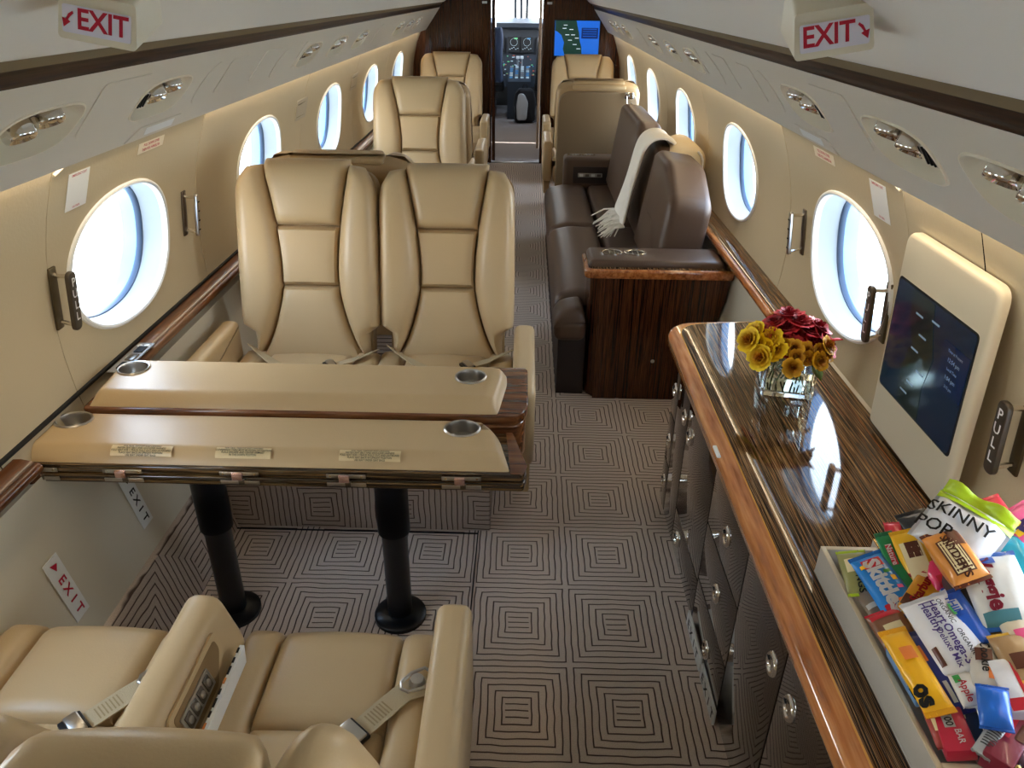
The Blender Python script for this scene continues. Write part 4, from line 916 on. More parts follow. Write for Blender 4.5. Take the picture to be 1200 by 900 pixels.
# cabinet at the near end of the divan
cb = thing('divan_end_cabinet', 'dark macassar cabinet with cherry top edge at the near end of the divan', 'cabinet', (.71, 3.2, 0)); cO = Vector((.71, 3.2, 0))
MB().prism([(.455-cO.x, 3.098-cO.y, .002), (.868-cO.x, 3.098-cO.y, .002), (.938-cO.x, 3.098-cO.y, .23), (.98-cO.x, 3.098-cO.y, .37), (1.01-cO.x, 3.098-cO.y, .50), (1.02-cO.x, 3.098-cO.y, .597), (.455-cO.x, 3.098-cO.y, .597)], (0, .232, 0)).build('carcass', EBONY_V, cb, False)
slab(rounded([(.415-cO.x, 3.155-cO.y), (.47-cO.x, 3.098-cO.y), (.47-cO.x, 3.33-cO.y), (.415-cO.x, 3.33-cO.y)], [.03, .03, .001, .001]), .595, .002, ((0, 0, .002), (1, 0, 0), (0, 1, 0), (0, 0, 1))).build('corner_post', EBONY_V, cb)
slab(rounded([(.385-cO.x, 3.085-cO.y), (1.03-cO.x, 3.085-cO.y), (1.03-cO.x, 3.33-cO.y), (.385-cO.x, 3.33-cO.y)], [.035, .01, .01, .01]), .040, .012, ((0, 0, .596), (1, 0, 0), (0, 1, 0), (0, 0, 1)), 0, None, .008).build('top_edge', WOOD, cb)
slab(rounded([(.402-cO.x, 3.102-cO.y), (1.03-cO.x, 3.102-cO.y), (1.03-cO.x, 3.33-cO.y), (.402-cO.x, 3.33-cO.y)], [.03, .01, .01, .01]), .004, .001, ((0, 0, .634), (1, 0, 0), (0, 1, 0), (0, 0, 1)), 0, None, 0).build('top_inlay', EBONY_Y, cb)
for c, m in (((.72, 3.096, .20), STEEL), ): MB().lathe([(0, .003), (.008, .002), (.009, 0)], 14, Matrix.Translation(Vector(c)-cO) @ Matrix.Rotation(PI/2, 4, 'X')).build('latch', m, cb)
for z in (.47, .55): MB().lathe([(0, .003), (.012, .002), (.014, 0)], 16, Matrix.Translation(Vector((.418, 3.22, z))-cO) @ Matrix.Rotation(-PI/2, 4, 'Y'), 1, 1).build('round_pull', CHROME, cb)
op_ = tag(MB().box((1.017, 2.80, .45), (.012, .075, .115), .004, Matrix.Rotation(math.radians(-8), 3, 'Y')).build('outlet_plate', WHITE), 'small white outlet plate on the lower right wall behind the credenza end', 'outlet')
MB().box((1.008, 2.80, .45), (.008, .03, .06), .002, Matrix.Rotation(math.radians(-8), 3, 'Y')).build('socket', OFFW, op_)
# throw over the middle cushion
tx = []
def throw_path():
    P = [(.675, .545), (.69, .59), (.705, .65), (.72, .72), (.735, .80), (.748, .88), (.762, .945), (.79, .985), (.835, 1.0), (.88, .995), (.915, .965), (.93, .91), (.935, .86)]
    return P
tp = throw_path(); thr = thing('throw_blanket', 'cream woven throw with fringe draped over the middle of the divan back', 'blanket', (.80, 4.33, .435)); tO = Vector((.80, 4.33, .435))
def thg(i, j, off=0):
    a = i/10; x, z = tp[j]; y = 4.14+.30*a+.012*math.sin(j*.9)+.10*max(0, (3-j)/3)*(a-.6)
    return (x-tO.x-.006*math.sin(a*9+j*.4), y-tO.y, z-tO.z+.006*math.sin(a*7))
CREAM = mat('cream_wool', (250, 245, 234), .95, bump=.9, bscale=160)
tm = MB().grid(thg, 11, len(tp)).build('woven_cloth', CREAM, thr); md = tm.modifiers.new('thick', 'SOLIDIFY'); md.thickness = .022; md.offset = 1; tm.modifiers.new('sub', 'SUBSURF').levels = 1
rn = random.Random(5); fm = MB()
for k in range(46):
    a = k/45; p = Vector(thg(a*10, 0)); q = p+Vector((-.05-.10*rn.random(), (rn.random()-.5)*.12-.02, -.018-.015*rn.random())); q.z -= .03; m_ = p.lerp(q, .5)+Vector((0, 0, .012+.01*rn.random()))
    fm.tube([p, m_, q], [.005, .005, .003], 5)
fo = fm.build('fringe', CREAM, thr); fo['kind'] = 'stuff'
# rolled cushion behind the divan back
pw = thing('rolled_blanket', 'rolled cream blanket lodged between the divan back and the right wall', 'blanket', (.975, 4.22, .90))
MB().lathe([(0, -.20), (.06, -.205), (.085, -.19), (.098, -.15), (.100, 0), (.098, .15), (.085, .19), (.06, .205), (0, .2)], 28, Matrix.Rotation(PI/2, 4, 'X')).build('roll', mat('blanket_beige', (222, 200, 160), .9, bump=.4, bscale=90), pw)
sp = [Vector((r*math.cos(t), -.206-.002, r*math.sin(t))) for t, r in [(k*.35, .012+.0032*k) for k in range(22)]]
spm = MB().tube([Vector((p.x, .207+.004, p.z)) if False else p for p in sp], .006, 6).build('spiral_fold', CREAM, pw)
# ================================================================== CREDENZA
cd = thing('credenza', 'long glossy dark credenza along the right wall with cherry front edge and round pulls', 'cabinet', (.85, 1.0, 0)); kO = Vector((.85, 1.0, 0))
def kb(a, b): return Vector(a)-kO, Vector(b)-kO
Y0, Y1 = -.75, 2.38
MB().prism([(x-kO.x, Y0-kO.y, z) for x, z in ((.662, .002), (.866, .002), (.936, .23), (.978, .37), (1.012, .52), (1.035, .655), (.662, .655))], (0, 2.30-Y0, 0)).build('carcass', EBONY_F, cd, False)
slab(rounded([(.6625-kO.x, 2.20-kO.y), (.6625-kO.x, 2.365-kO.y), (.86-kO.x, 2.365-kO.y), (.86-kO.x, 2.20-kO.y)], [.001, .07, .01, .001], 8), .65, .002, ((0, 0, .004), (1, 0, 0), (0, 1, 0), (0, 0, 1))).build('end_panel', EBONY_V, cd)
# top: cherry edge band round a zebra inlay
slab(rounded([(1.06-kO.x, Y0-kO.y), (1.06-kO.x, Y1+.04-kO.y), (.604-kO.x, Y1-kO.y), (.604-kO.x, Y0-kO.y)], [.005, .01, .12, .005], 10), .045, .016, ((0, 0, .655), (1, 0, 0), (0, 1, 0), (0, 0, 1)), 0, None, .012).build('edge_band', stripes_mat('cherry_band', [(.30, (146, 86, 44)), (.5, (192, 122, 68)), (.7, (216, 152, 94))], (50, 4, 50), .12, 1.0), cd)
slab(rounded([(1.062-kO.x, Y0-kO.y), (1.062-kO.x, Y1+.03-kO.y), (.646-kO.x, Y1-.028-kO.y), (.646-kO.x, Y0-kO.y)], [.005, .01, .095, .005], 10), .0030, .001, ((0, 0, .6985), (1, 0, 0), (0, 1, 0), (0, 0, 1)), 0, None, 0).build('top_inlay', EBONY_Y, cd)
slab(rounded([(1.06-kO.x, Y0-kO.y), (1.06-kO.x, Y1+.033-kO.y), (.6425-kO.x, Y1-.0245-kO.y), (.6425-kO.x, Y0-kO.y)], [.005, .01, .098, .005], 10), .0024, .0008, ((0, 0, .6985), (1, 0, 0), (0, 1, 0), (0, 0, 1)), 0, None, 0).build('inlay_line', mat('gold_line', (206, 146, 66), .25), cd)
def front(y0, y1, z0, z1, name, ly, lz):
    a, b = kb((.645, y0+.0025, z0+.0025), (.6625, y1-.0025, z1-.0025)); p = MB().span(a, b, .003).build(name, EBONY_F, cd, True)
    M = Matrix.Translation(Vector((.645, ly, lz))-kO) @ Matrix.Rotation(-PI/2, 4, 'Y')
    h = MB(); h.lathe([(.0, .002), (.015, .002), (.017, .0055), (.0225, .006), (.025, .003), (.0255, 0)], 26, M, 1.15, 1)
    h = h.build('round_pull', CHROME, p); MB().box(Vector((.640, ly+.014, lz+.005))-kO, (.004, .012, .005), .001).build('pull_catch', BLACK, h)
for z0, z1, lz in ((.03, .215, .13), (.215, .40, .30), (.40, .645, .50)): front(2.20, 2.295, z0, z1, 'drawer', 2.25, lz)
front(2.03, 2.20, .03, .645, 'door', 2.075, .498); front(1.67, 2.03, .18, .645, 'door', 1.985, .48); front(1.67, 2.03, .03, .18, 'drawer', 1.96, .10)
for z0, z1, lz in ((.03, .20, .095), (.20, .40, .30), (.40, .645, .49)): front(1.335, 1.67, z0, z1, 'drawer', 1.495, lz)
front(1.045, 1.335, .03, .645, 'door', 1.095, .488); front(.72, 1.045, .03, .645, 'door', .985, .492); front(.40, .72, .03, .645, 'door', .45, .49); front(.08, .40, .03, .645, 'door', .35, .49); front(-.40, .08, .03, .645, 'door', 0, .49)
a, b = kb((.660, Y0, .004), (.664, 2.29, .028)); MB().span(a, b).build('kick_plate', BLACKM, cd)
for y0, y1, q in ((1.50, 1.685, 'farther'), (1.325, 1.485, 'nearer')):
    t = tag(MB().span((.636, y0, .002), (.6435, y1, .055), .002).build('exit_placard', WHITE, None), 'low white EXIT floor placard at the credenza foot, %s of the two' % q, 'sign')
    for k, ch in enumerate('EXIT'): text(ch, .04, (.6352, y1-.03-.038*k, .028), (0, -1, 0), (0, 0, 1), INK, t, .02)
b_ = tag(MB().box((.606, 1.565, .698), (.010, .05, .006), .002).build('small_label', WHITE), 'tiny pale label on the cherry edge of the credenza', 'label')
# ------------------------------------------------------------------ wall screen
sc = thing('wall_screen', 'ivory wall console with a dim map screen above the credenza', 'screen', (1.03, 1.515, .98)); sO = Vector((1.03, 1.515, .98))
eb_ = Vector((-.03, 0, .49)).normalized(); ey_ = Vector((0, -1, 0)); en_ = ey_.cross(eb_)
if en_.x > 0: en_ = -en_
fr = (Vector((0, 0, 0)), ey_, eb_, en_)
slab(rounded([(-.195, -.265), (.195, -.275), (.205, .245), (-.185, .247)], [.02, .02, .035, .035], 6), .022, .012, (en_*-.006, ey_, eb_, en_), 0, None, 0, 5).build('housing', mat('console_ivory', (214, 204, 180), .4), sc)
def splate(poly, h, m, name, th=.0008, par=None): return MB().prism([ey_*a+eb_*b+en_*h for a, b in poly], en_*th).build(name, m, par or sc, False)
def rr(x0, y0, x1, y1, r=.012): return rounded([(x0, y0), (x1, y0), (x1, y1), (x0, y1)], r)
splate(rr(-.176, -.142, .176, .142, .014), .0158, BLACKM, 'screen_rim')
DS = mat('dim_sea', (24, 42, 64), .12, emit=.10); DL = mat('dim_land', (30, 44, 44), .12, emit=.10); DP = mat('dim_panel', (22, 40, 74), .12, emit=.12); DT = mat('dim_text', (120, 140, 160), .3, emit=.25)
splate(rr(-.170, -.137, .170, .137, .012), .0168, DS, 'screen_image')
splate([(-.10, .135), (.0, .135), (.015, .08), (.04, .02), (.02, -.06), (.03, -.135), (-.07, -.135), (-.085, -.06), (-.06, .02), (-.09, .07)], .0177, DL, 'map_land')
splate(rr(.065, -.02, .168, .085, .004), .0177, DP, 'info_panel')
for k in range(5): 
    text(['Time at Present', '12:54 pm', 'Local Time', '1:04 pm', '2:12 pm'][k], .013 if k % 2 else .009, ey_*.117+eb_*(.07-.019*k)+en_*.0189, ey_, eb_, DT, sc, .0)
for k, (a, b) in enumerate(((-.05, .09), (-.02, .05), (-.04, .01), (.0, -.03), (-.03, -.07), (-.05, -.1), (.02, .1))):
    splate([(a-.016, b-.002), (a+.016, b-.002), (a+.016, b+.002), (a-.016, b+.002)], .0186, DT, 'map_label')
# ------------------------------------------------------------------ vase with flowers
va = thing('glass_vase', 'square clear glass vase holding red and yellow roses on the credenza', 'vase', (.873, 1.912, .7018), math.radians(-11))
GLASS = mat('clear_glass', (250, 255, 252), .0, trans=1, ior=1.48)
g_ = MB(); s_ = .07
def sq(r, z): return [(-r, -r, z), (r, -r, z), (r, r, z), (-r, r, z)]
vs = sq(s_, .0)+sq(s_, .138)+sq(s_-.008, .138)+sq(s_-.009, .014)
fs = [(3, 2, 1, 0)]
for k in range(3): fs += [(4*k+i, 4*k+(i+1) % 4, 4*k+4+(i+1) % 4, 4*k+4+i) for i in range(4)]
fs += [(12, 13, 14, 15)]; g_.add(vs, fs)
go = g_.build('glass_wall', GLASS, va, False); bvm = go.modifiers.new('bevel', 'BEVEL'); bvm.width = .003; bvm.segments = 2
MB().span((-s_+.0095, -s_+.0095, .0145), (s_-.0095, s_-.0095, .075)).build('water', mat('water', (240, 250, 248), 0, trans=1, ior=1.33), va, False)
def petal_mesh(ms, c0, r0, tilt, h, w, curl, ang, n=5, m=5):
    """one petal standing on a ring of radius r0, opening outwards by tilt and curling back at its rim"""
    def P(i, j):
        u = (i/(n-1)-.5)*2; v = j/(m-1); wd = w*(math.sin(PI*min(1, .22+.78*v)*.62+.25))*(1-.25*(v > .95)); a = ang+u*wd
        rad = r0*(.35+.65*min(1, v*1.6)) + .07*h*v*v*math.sin(7*u+ang*5) + h*v*math.sin(tilt) + curl*max(0, v-.65)**2*6*h - .10*h*u*u*v; z = h*v*math.cos(tilt) - curl*max(0, v-.7)**2*3*h - .12*h*u*u*v
        return (c0[0]+rad*math.cos(a), c0[1]+rad*math.sin(a), c0[2]+z)
    ms.grid(P, n, m)
def rose_mesh(seed, R, spread, closed=False):
    rn = random.Random(seed); ms = MB()
    for ring, (k, r0, tl, h, w, cu) in enumerate(((3, .12, -.10, 1.0, 1.3, 0), (4, .26, .05, 1.0, 1.05, .10), (5, .42, .25, .95, .85, .25), (6, .56, .42, .90, .72, .35), (7, .68, .72, .82, .62, .45))[:5 if spread else 4]):
        if closed: tl -= .30-.05*ring; k += (ring > 1)
        for q in range(k):
            petal_mesh(ms, (0, 0, -.55*R+.02*R*ring), r0*R, tl+rn.uniform(-.08, .08), h*R*rn.uniform(.92, 1.05)*(1.05 if ring < 3 else .95), w, cu, 2*PI*q/k+ring*.7+rn.uniform(-.15, .15))
    return ms
def pm(name, a, b):
    m = mat(name, a, .55, var=0); nt = m.node_tree; bs = nt.nodes['Principled BSDF']; n = node(nt, 'ShaderNodeTexNoise'); n.inputs['Scale'].default_value = 60
    mx = node(nt, 'ShaderNodeMix', data_type='RGBA'); mx.inputs['A'].default_value = s2l(a); mx.inputs['B'].default_value = s2l(b); tc = node(nt, 'ShaderNodeTexCoord'); ln = node(nt, 'ShaderNodeVectorMath', operation='LENGTH'); nt.links.new(tc.outputs['Object'], ln.inputs[0]); fa = math_n(nt, 'MULTIPLY_ADD', ln.outputs['Value'], 38.0, -.30); fb = math_n(nt, 'MULTIPLY_ADD', n.outputs['Fac'], .9, -.45); nt.links.new(math_n(nt, 'ADD', fa, fb), mx.inputs['Factor']); nt.links.new(mx.outputs['Result'], bs.inputs['Base Color']); return m
REDP = pm('rose_red', (112, 18, 34), (206, 52, 66)); YELP = pm('rose_yellow', (176, 92, 0), (255, 222, 40)); OCHP = pm('flower_ochre', (150, 84, 6), (246, 196, 38)); STEM = mat('stem_green', (58, 82, 34), .6); LEAFM = mat('leaf_green', (96, 112, 40), .5)
SNACKS = [
    ('nuts_a', [0.727, 1.079, 0.8], [0.72, 0.986, 0.78], 0.049, [-0.27, -0.18, 0.95], 0.02, 'bag'),
    ('fruit_bag', [0.739, 1.052, 0.815], [0.761, 0.921, 0.795], 0.059, [-0.35, -0.2, 0.91], 0.024, 'bag'),
    ('oat', [0.727, 1.005, 0.782], [0.739, 0.944, 0.775], 0.042, [-0.36, -0.17, 0.92], 0.018, 'bag'),
    ('trail', [0.728, 0.94, 0.79], [0.741, 0.878, 0.778], 0.057, [-0.34, -0.25, 0.91], 0.02, 'bag'),
    ('green', [0.775, 1.078, 0.845], [0.784, 0.951, 0.8], 0.03, [-0.32, -0.34, 0.88], 0.012, 'bag'),
    ('redroll', [0.8, 1.102, 0.85], [0.791, 1.037, 0.83], 0.028, [-0.28, -0.24, 0.93], 0.014, 'bag'),
    ('yellowv', [0.802, 1.062, 0.865], [0.817, 0.966, 0.81], 0.053, [-0.32, -0.51, 0.8], 0.022, 'bag'),
    ('blackbag', [0.834, 1.114, 0.865], [0.843, 0.979, 0.84], 0.052, [-0.37, -0.19, 0.91], 0.02, 'bag'),
    ('chewbox', [0.766, 0.916, 0.815], [0.839, 0.993, 0.835], 0.05, [-0.07, -0.19, 0.98], 0.018, 'box'),
    ('pink', [0.831, 1.01, 0.845], [0.837, 0.949, 0.83], 0.043, [-0.36, -0.26, 0.89], 0.022, 'bag'),
    ('bluewhite', [0.833, 0.957, 0.83], [0.832, 0.929, 0.82], 0.025, [-0.34, -0.31, 0.89], 0.014, 'bag'),
    ('charcoal', [0.833, 0.945, 0.885], [0.846, 0.836, 0.845], 0.052, [-0.36, -0.36, 0.86], 0.026, 'box'),
    ('popcorn', [0.807, 1.033, 0.93], [0.889, 0.947, 0.91], 0.099, [-0.33, -0.5, 0.8], 0.045, 'bag'),
    ('pretzel', [0.809, 0.991, 0.92], [0.828, 0.895, 0.895], 0.056, [-0.39, -0.31, 0.87], 0.028, 'bag'),
    ('redback', [0.921, 1.073, 0.925], [0.933, 0.992, 0.905], 0.061, [-0.42, -0.27, 0.87], 0.02, 'bag'),
    ('pinkp', [0.934, 1.027, 0.935], [0.96, 0.958, 0.92], 0.081, [-0.44, -0.35, 0.83], 0.03, 'bag'),
    ('teal', [0.909, 0.998, 0.91], [0.929, 0.898, 0.885], 0.071, [-0.42, -0.3, 0.86], 0.03, 'bag'),
    ('veggie', [0.869, 0.952, 0.905], [0.865, 0.831, 0.865], 0.084, [-0.37, -0.28, 0.89], 0.035, 'bag'),
    ('grahambox', [0.852, 0.917, 0.875], [0.856, 0.8, 0.845], 0.045, [-0.38, -0.24, 0.89], 0.022, 'box'),
    ('omega', [0.766, 0.91, 0.85], [0.79, 0.784, 0.822], 0.073, [-0.36, -0.27, 0.89], 0.022, 'bag'),
    ('bluecres', [0.797, 0.912, 0.86], [0.814, 0.815, 0.838], 0.05, [-0.37, -0.27, 0.89], 0.018, 'bag'),
    ('lightblue', [0.711, 0.861, 0.795], [0.717, 0.766, 0.79], 0.022, [-0.34, -0.07, 0.94], 0.014, 'box'),
    ('yellow', [0.719, 0.886, 0.803], [0.726, 0.731, 0.798], 0.042, [-0.34, -0.05, 0.94], 0.02, 'bag'),
    ('navy', [0.746, 0.881, 0.802], [0.754, 0.734, 0.796], 0.044, [-0.36, -0.06, 0.93], 0.02, 'bag'),
    ('almond', [0.786, 0.913, 0.8], [0.78, 0.796, 0.79], 0.044, [-0.32, -0.06, 0.94], 0.02, 'bag'),
    ('redbox', [0.739, 0.751, 0.795], [0.732, 0.681, 0.79], 0.041, [-0.3, -0.04, 0.95], 0.026, 'box'),
    ('redsmall', [0.723, 0.758, 0.782], [0.719, 0.694, 0.775], 0.02, [-0.3, -0.09, 0.95], 0.014, 'bag'),
    ('navybox', [0.768, 0.76, 0.8], [0.753, 0.679, 0.79], 0.029, [-0.28, -0.06, 0.96], 0.02, 'box'),
    ('whitegreen', [0.77, 0.786, 0.822], [0.77, 0.733, 0.815], 0.032, [-0.35, -0.12, 0.93], 0.014, 'bag'),
    ('cookie', [0.819, 0.825, 0.845], [0.789, 0.743, 0.825], 0.039, [-0.26, -0.14, 0.96], 0.02, 'bag'),
    ('bluepack', [0.792, 0.748, 0.84], [0.773, 0.689, 0.822], 0.04, [-0.29, -0.19, 0.94], 0.022, 'bag'),
    ('silver', [0.744, 0.666, 0.8], [0.799, 0.714, 0.815], 0.024, [-0.12, -0.17, 0.98], 0.016, 'bag'),
    ('maroon', [0.759, 0.654, 0.81], [0.835, 0.725, 0.82], 0.037, [-0.05, -0.08, 1.0], 0.02, 'box'),
    ('whitered', [0.816, 0.784, 0.855], [0.813, 0.706, 0.84], 0.03, [-0.36, -0.16, 0.92], 0.016, 'box'),
    ('tanbag', [0.843, 0.823, 0.865], [0.843, 0.747, 0.85], 0.048, [-0.38, -0.18, 0.91], 0.024, 'bag'),
    ('purple', [0.783, 0.66, 0.8], [0.838, 0.709, 0.81], 0.036, [-0.08, -0.11, 0.99], 0.02, 'bag'),
    ('cream', [0.867, 0.848, 0.872], [0.866, 0.784, 0.86], 0.044, [-0.38, -0.17, 0.91], 0.022, 'bag')]
RED_AT = [(0.858, 1.939, 0.92), (0.812, 1.92, 0.899), (0.839, 1.894, 0.898), (0.88, 1.906, 0.911), (0.781, 1.897, 0.877), (0.819, 1.887, 0.87), (0.862, 1.887, 0.873), (0.903, 1.893, 0.892), (0.938, 1.906, 0.897), (0.945, 1.884, 0.874), (0.885, 1.87, 0.858), (0.845, 1.856, 0.856), (0.919, 1.867, 0.861), (0.955, 1.863, 0.858)]
YEL_AT = [(0.748, 1.883, 0.883), (0.751, 1.861, 0.857), (0.771, 1.844, 0.845), (0.791, 1.864, 0.872), (0.798, 1.838, 0.854), (0.821, 1.844, 0.864), (0.848, 1.832, 0.86), (0.853, 1.812, 0.845), (0.886, 1.834, 0.852), (0.917, 1.831, 0.854), (0.947, 1.845, 0.864), (0.943, 1.833, 0.841), (0.919, 1.812, 0.833), (0.884, 1.818, 0.837), (0.839, 1.79, 0.822), (0.728, 1.851, 0.874), (0.756, 1.816, 0.838)]

def rose(i, p, mtl, name, lab, grp, R, spread):
    t = thing(name, lab, 'flower', p, 0, grp); c = Vector((.873, 1.912, .82)); d = (Vector(p)-Vector((.868, 1.915, .78))).normalized(); q = d.to_track_quat('Z', 'Y').to_matrix()
    ms = rose_mesh(i, R, spread, mtl is YELP); ms.v = [tuple(q @ Vector(v)) for v in ms.v]; o = ms.build('petals', mtl, t)
    base = Vector((.873, 1.912, .72))+Vector((math.sin(i*2.3)*.045, math.cos(i*1.7)*.045, .002)); e = Vector(p)
    mid = Vector((.873, 1.912, .83))+Vector((math.cos(i)*.035, math.sin(i*1.3)*.035, 0))
    MB().tube([-d*R*.5, (mid-e), (base-e)] if i % 4 == 0 else [-d*R*.5, (mid-e)*.35-d*R*.4, (mid-e)*.8], [.0028, .0025, .0022], 6).build('stem', STEM, t)
    return t
def rank(pts):
    xs = sorted(range(len(pts)), key=lambda k: pts[k][0]); return {k: n for n, k in enumerate(xs)}
ordn = ['leftmost', 'second from the left', 'third from the left', 'fourth from the left', 'fifth from the left', 'sixth from the left', 'seventh from the left', 'eighth from the left', 'ninth from the left', 'tenth from the left', 'eleventh from the left', 'twelfth from the left', 'thirteenth from the left', 'fourteenth from the left', 'fifteenth from the left', 'sixteenth from the left', 'rightmost']
rk = rank(RED_AT)
for i, p in enumerate(RED_AT):
    rose(i, p, REDP, 'red_rose', 'dark red rose in the vase, %s of the front reds' % (ordn[rk[i]] if rk[i] < len(RED_AT)-1 else 'rightmost'), 'red roses in the vase', .029 if i in (0, 3, 11, 6) else .027, True)
for i, p in enumerate([(.83, 1.955, .895), (.90, 1.95, .90), (.935, 1.94, .88), (.80, 1.955, .87)]):
    rose(40+i, p, REDP, 'red_rose', 'dark red rose at the back of the vase, %s of four' % ['second from the left', 'third from the left', 'rightmost', 'leftmost'][i], 'red roses in the vase', .027, True)
ry = rank(YEL_AT)
for i, p in enumerate(YEL_AT):
    left = p[0] < .82
    rose(80+i, p, YELP if left else OCHP, 'yellow_rose' if left else 'yellow_blossom', '%s in the vase bunch, %s of the yellow flowers' % ('bright yellow rose' if left else 'golden open blossom', ordn[ry[i]]), 'yellow flowers in the vase', .027 if left else .020, left or i % 2 == 0)
for i, (p, r) in enumerate((((.885, 1.80, .770), .6), ((.915, 1.815, .778), -.4))):
    pass
lf = MB()
def leaf(o, d, up, L, W):
    o = Vector(o); d = Vector(d).normalized(); s = d.cross(Vector(up)).normalized(); n = s.cross(d)
    return MB().grid(lambda i, j: o+d*L*j/6+s*W*(i-1)*math.sin(PI*(.08+.92*j/6)**.8)*.5+n*(.15*L*math.sin(j/6*2)-.1*W*abs(i-1)), 3, 7)
for i, (o, d, L, W) in enumerate((((.86, 1.87, .80), (.2, -.35, -.5), .05, .03), ((.93, 1.87, .80), (.1, -.4, -.45), .055, .032), ((.90, 1.93, .82), (-.5, .4, -.3), .05, .03), ((.955, 1.87, .872), (.5, -.4, .1), .035, .026))):
    l_ = leaf(o, d, (0, 0, 1), L, W).build('leaf', LEAFM if i < 3 else REDP); tag(l_, ['green leaf inside the vase front, left one', 'green leaf inside the vase front, right one', 'green leaf at the back of the vase', 'reddish leaf sticking out right of the roses'][i], 'leaf'); so = l_.modifiers.new('thick', 'SOLIDIFY'); so.thickness = .001
# ================================================================== SNACK TRAYS
TG = mat('tray_grey', (176, 170, 158), .5, bump=.1, bscale=200); TW = mat('tray_rim', (206, 192, 164), .45); BRASS = mat('brass', (200, 160, 84), .25, 1)
def tray(name, lab, x0, x1, y0, y1, h, rimm, w=.009):
    t = thing(name, lab, 'tray', ((x0+x1)/2, (y0+y1)/2, .7018)); o = Vector(t.location)
    MB().span(Vector((x0, y0, .7018))-o, Vector((x1, y1, .706))-o).build('bottom', TG, t, False)
    for a, b in (((x0, y0), (x0+w, y1)), ((x1-w, y0), (x1, y1)), ((x0+w, y0), (x1-w, y0+w)), ((x0+w, y1-w), (x1-w, y1))):
        MB().span(Vector((a[0], a[1], .706))-o, Vector((b[0], b[1], .706+h))-o, .0015).build('side', TG, t)
        MB().span(Vector((a[0], a[1], .706+h))-o, Vector((b[0], b[1], .7085+h))-o, .001).build('rim', rimm, t)
    return t
tray('snack_tray', 'grey tray with pale rim full of snacks on the credenza', .700, .806, .672, 1.135, .056, TW)
tray('snack_tray', 'wide tray with brass rim full of snacks behind the grey one', .810, 1.045, .660, 1.16, .056, BRASS)
def wm(name, rgb, rough=.3): return mat('wrap_'+name, rgb, rough, bump=.35, bscale=45, coat=.3)
def packet(A, B, w, n, th, box, m, name, lab, seal=None, marks=(), texts=(), prop=True):
    """snack wrapper from A to B, width w, face normal n: a pillow with crimped ends, or a carton with square edges"""
    A, B, n = Vector(A), Vector(B), Vector(n); a = (B-A).normalized(); n = (n-a*n.dot(a)).normalized(); e = n.cross(a); L = (B-A).length; M = (A+B)/2
    t = thing(name, lab, 'snack', M); R3 = Matrix((a, e, n)).transposed()
    dep = min(max(th, (M.z-.755)*.55), .075) if prop else th
    if box:
        MB().box(n*(-dep/2), (L, w, dep), min(.003, th*.2), R3).build('carton', m, t)
    else:
        NX, NY = 22, 12; mb = MB(); rn = random.Random(len(lab)); ph = rn.random()*6
        def prof(i, j):
            u = cs(i, NX)*2-1; v = cs(j, NY)*2-1; c = max(0, (abs(u)-.86)/.14); full = (max(0, 1-abs(u/.9)**3.5))**.6
            return u, v, full*math.sqrt(max(0, 1-abs(v)**2.6)), c
        def top(i, j):
            u, v, f, c = prof(i, j); z = th*.5*f*(1+.10*math.sin(5*u+ph)+.08*math.sin(9*v+4*u+ph)) + (.0022*math.sin(v*14+ph)*c if c > 0 else 0)
            return a*(u*L/2)+e*(v*w/2*(1-.07*f+.04*c))+n*z
        def bot(i, j):
            u, v, f, c = prof(i, j); return a*(u*L/2)+e*(v*w/2*(1-.07*f+.04*c))-n*((dep-th*.5)*f) + n*(.0022*math.sin(v*14+ph)*c if c > 0 else 0)
        mb.grid(top, NX+1, NY+1); mb.grid(bot, NX+1, NY+1); mb.build('wrapper', m, t)
    def surf(u, v):
        if box: return .0002
        full = (max(0, 1-abs(u/.9)**3.5))**.6; return th*.5*full*math.sqrt(max(0, 1-abs(v)**2.6))*1.12+.0006
    if seal:
        sm = wm(*seal)
        for sgn in (-1, 1):
            MB().box(a*(sgn*L*.475), (L*.06, w*1.03, .0022), .0006, R3).build('end_seal', sm, t)
    for (u0, u1, v0, v1, mm) in marks:
        # printed band, following the swell of the wrapper (u, v in -1..1)
        k = MB(); k.grid(lambda i, j: a*((u0+(u1-u0)*i/8)*L/2)+e*((v0+(v1-v0)*j/6)*w/2*(1 if box else .94))+n*(surf(u0+(u1-u0)*i/8, v0+(v1-v0)*j/6)+.0004), 9, 7); k.build('print', mm, t)
    for (s, size, u, v, mm, bold) in texts:
        h = surf(u, 0)+.0016 if not box else .0012
        src = text_mesh(s, 1, bold, .004); vs = []
        for q in src.vertices:
            uu = u+q.co.x*size/(L/2); vv = v+q.co.y*size/(w/2); hh = surf(max(-.88, min(.88, uu)), max(-.97, min(.97, vv)))+.0013 if not box else .0012
            vs.append(a*(uu*L/2)+e*(vv*w/2)+n*hh)
        mk = MB(); mk.add(vs, [list(q.vertices) for q in src.polygons]); me = bpy.data.meshes.new('lettering'); me.from_pydata(mk.v, [], mk.f); link('lettering', me, mm, t, False)
    return t
W_ = WHITEINK; K_ = INK
col = lambda name, rgb, r=.3: mat('print_'+name, rgb, r)
P_RED, P_CREAM, P_BROWN, P_YEL, P_PUR, P_ORG, P_GRN, P_BLUE, P_GREY, P_PINK = col('red', (196, 40, 52)), col('cream', (238, 222, 176)), col('brown', (92, 50, 34)), col('yellow', (246, 196, 40)), col('purple', (88, 66, 140)), col('orange', (232, 128, 60)), col('green', (60, 150, 70)), col('blue', (40, 90, 190)), col('grey', (190, 190, 190)), col('pink', (230, 90, 140))
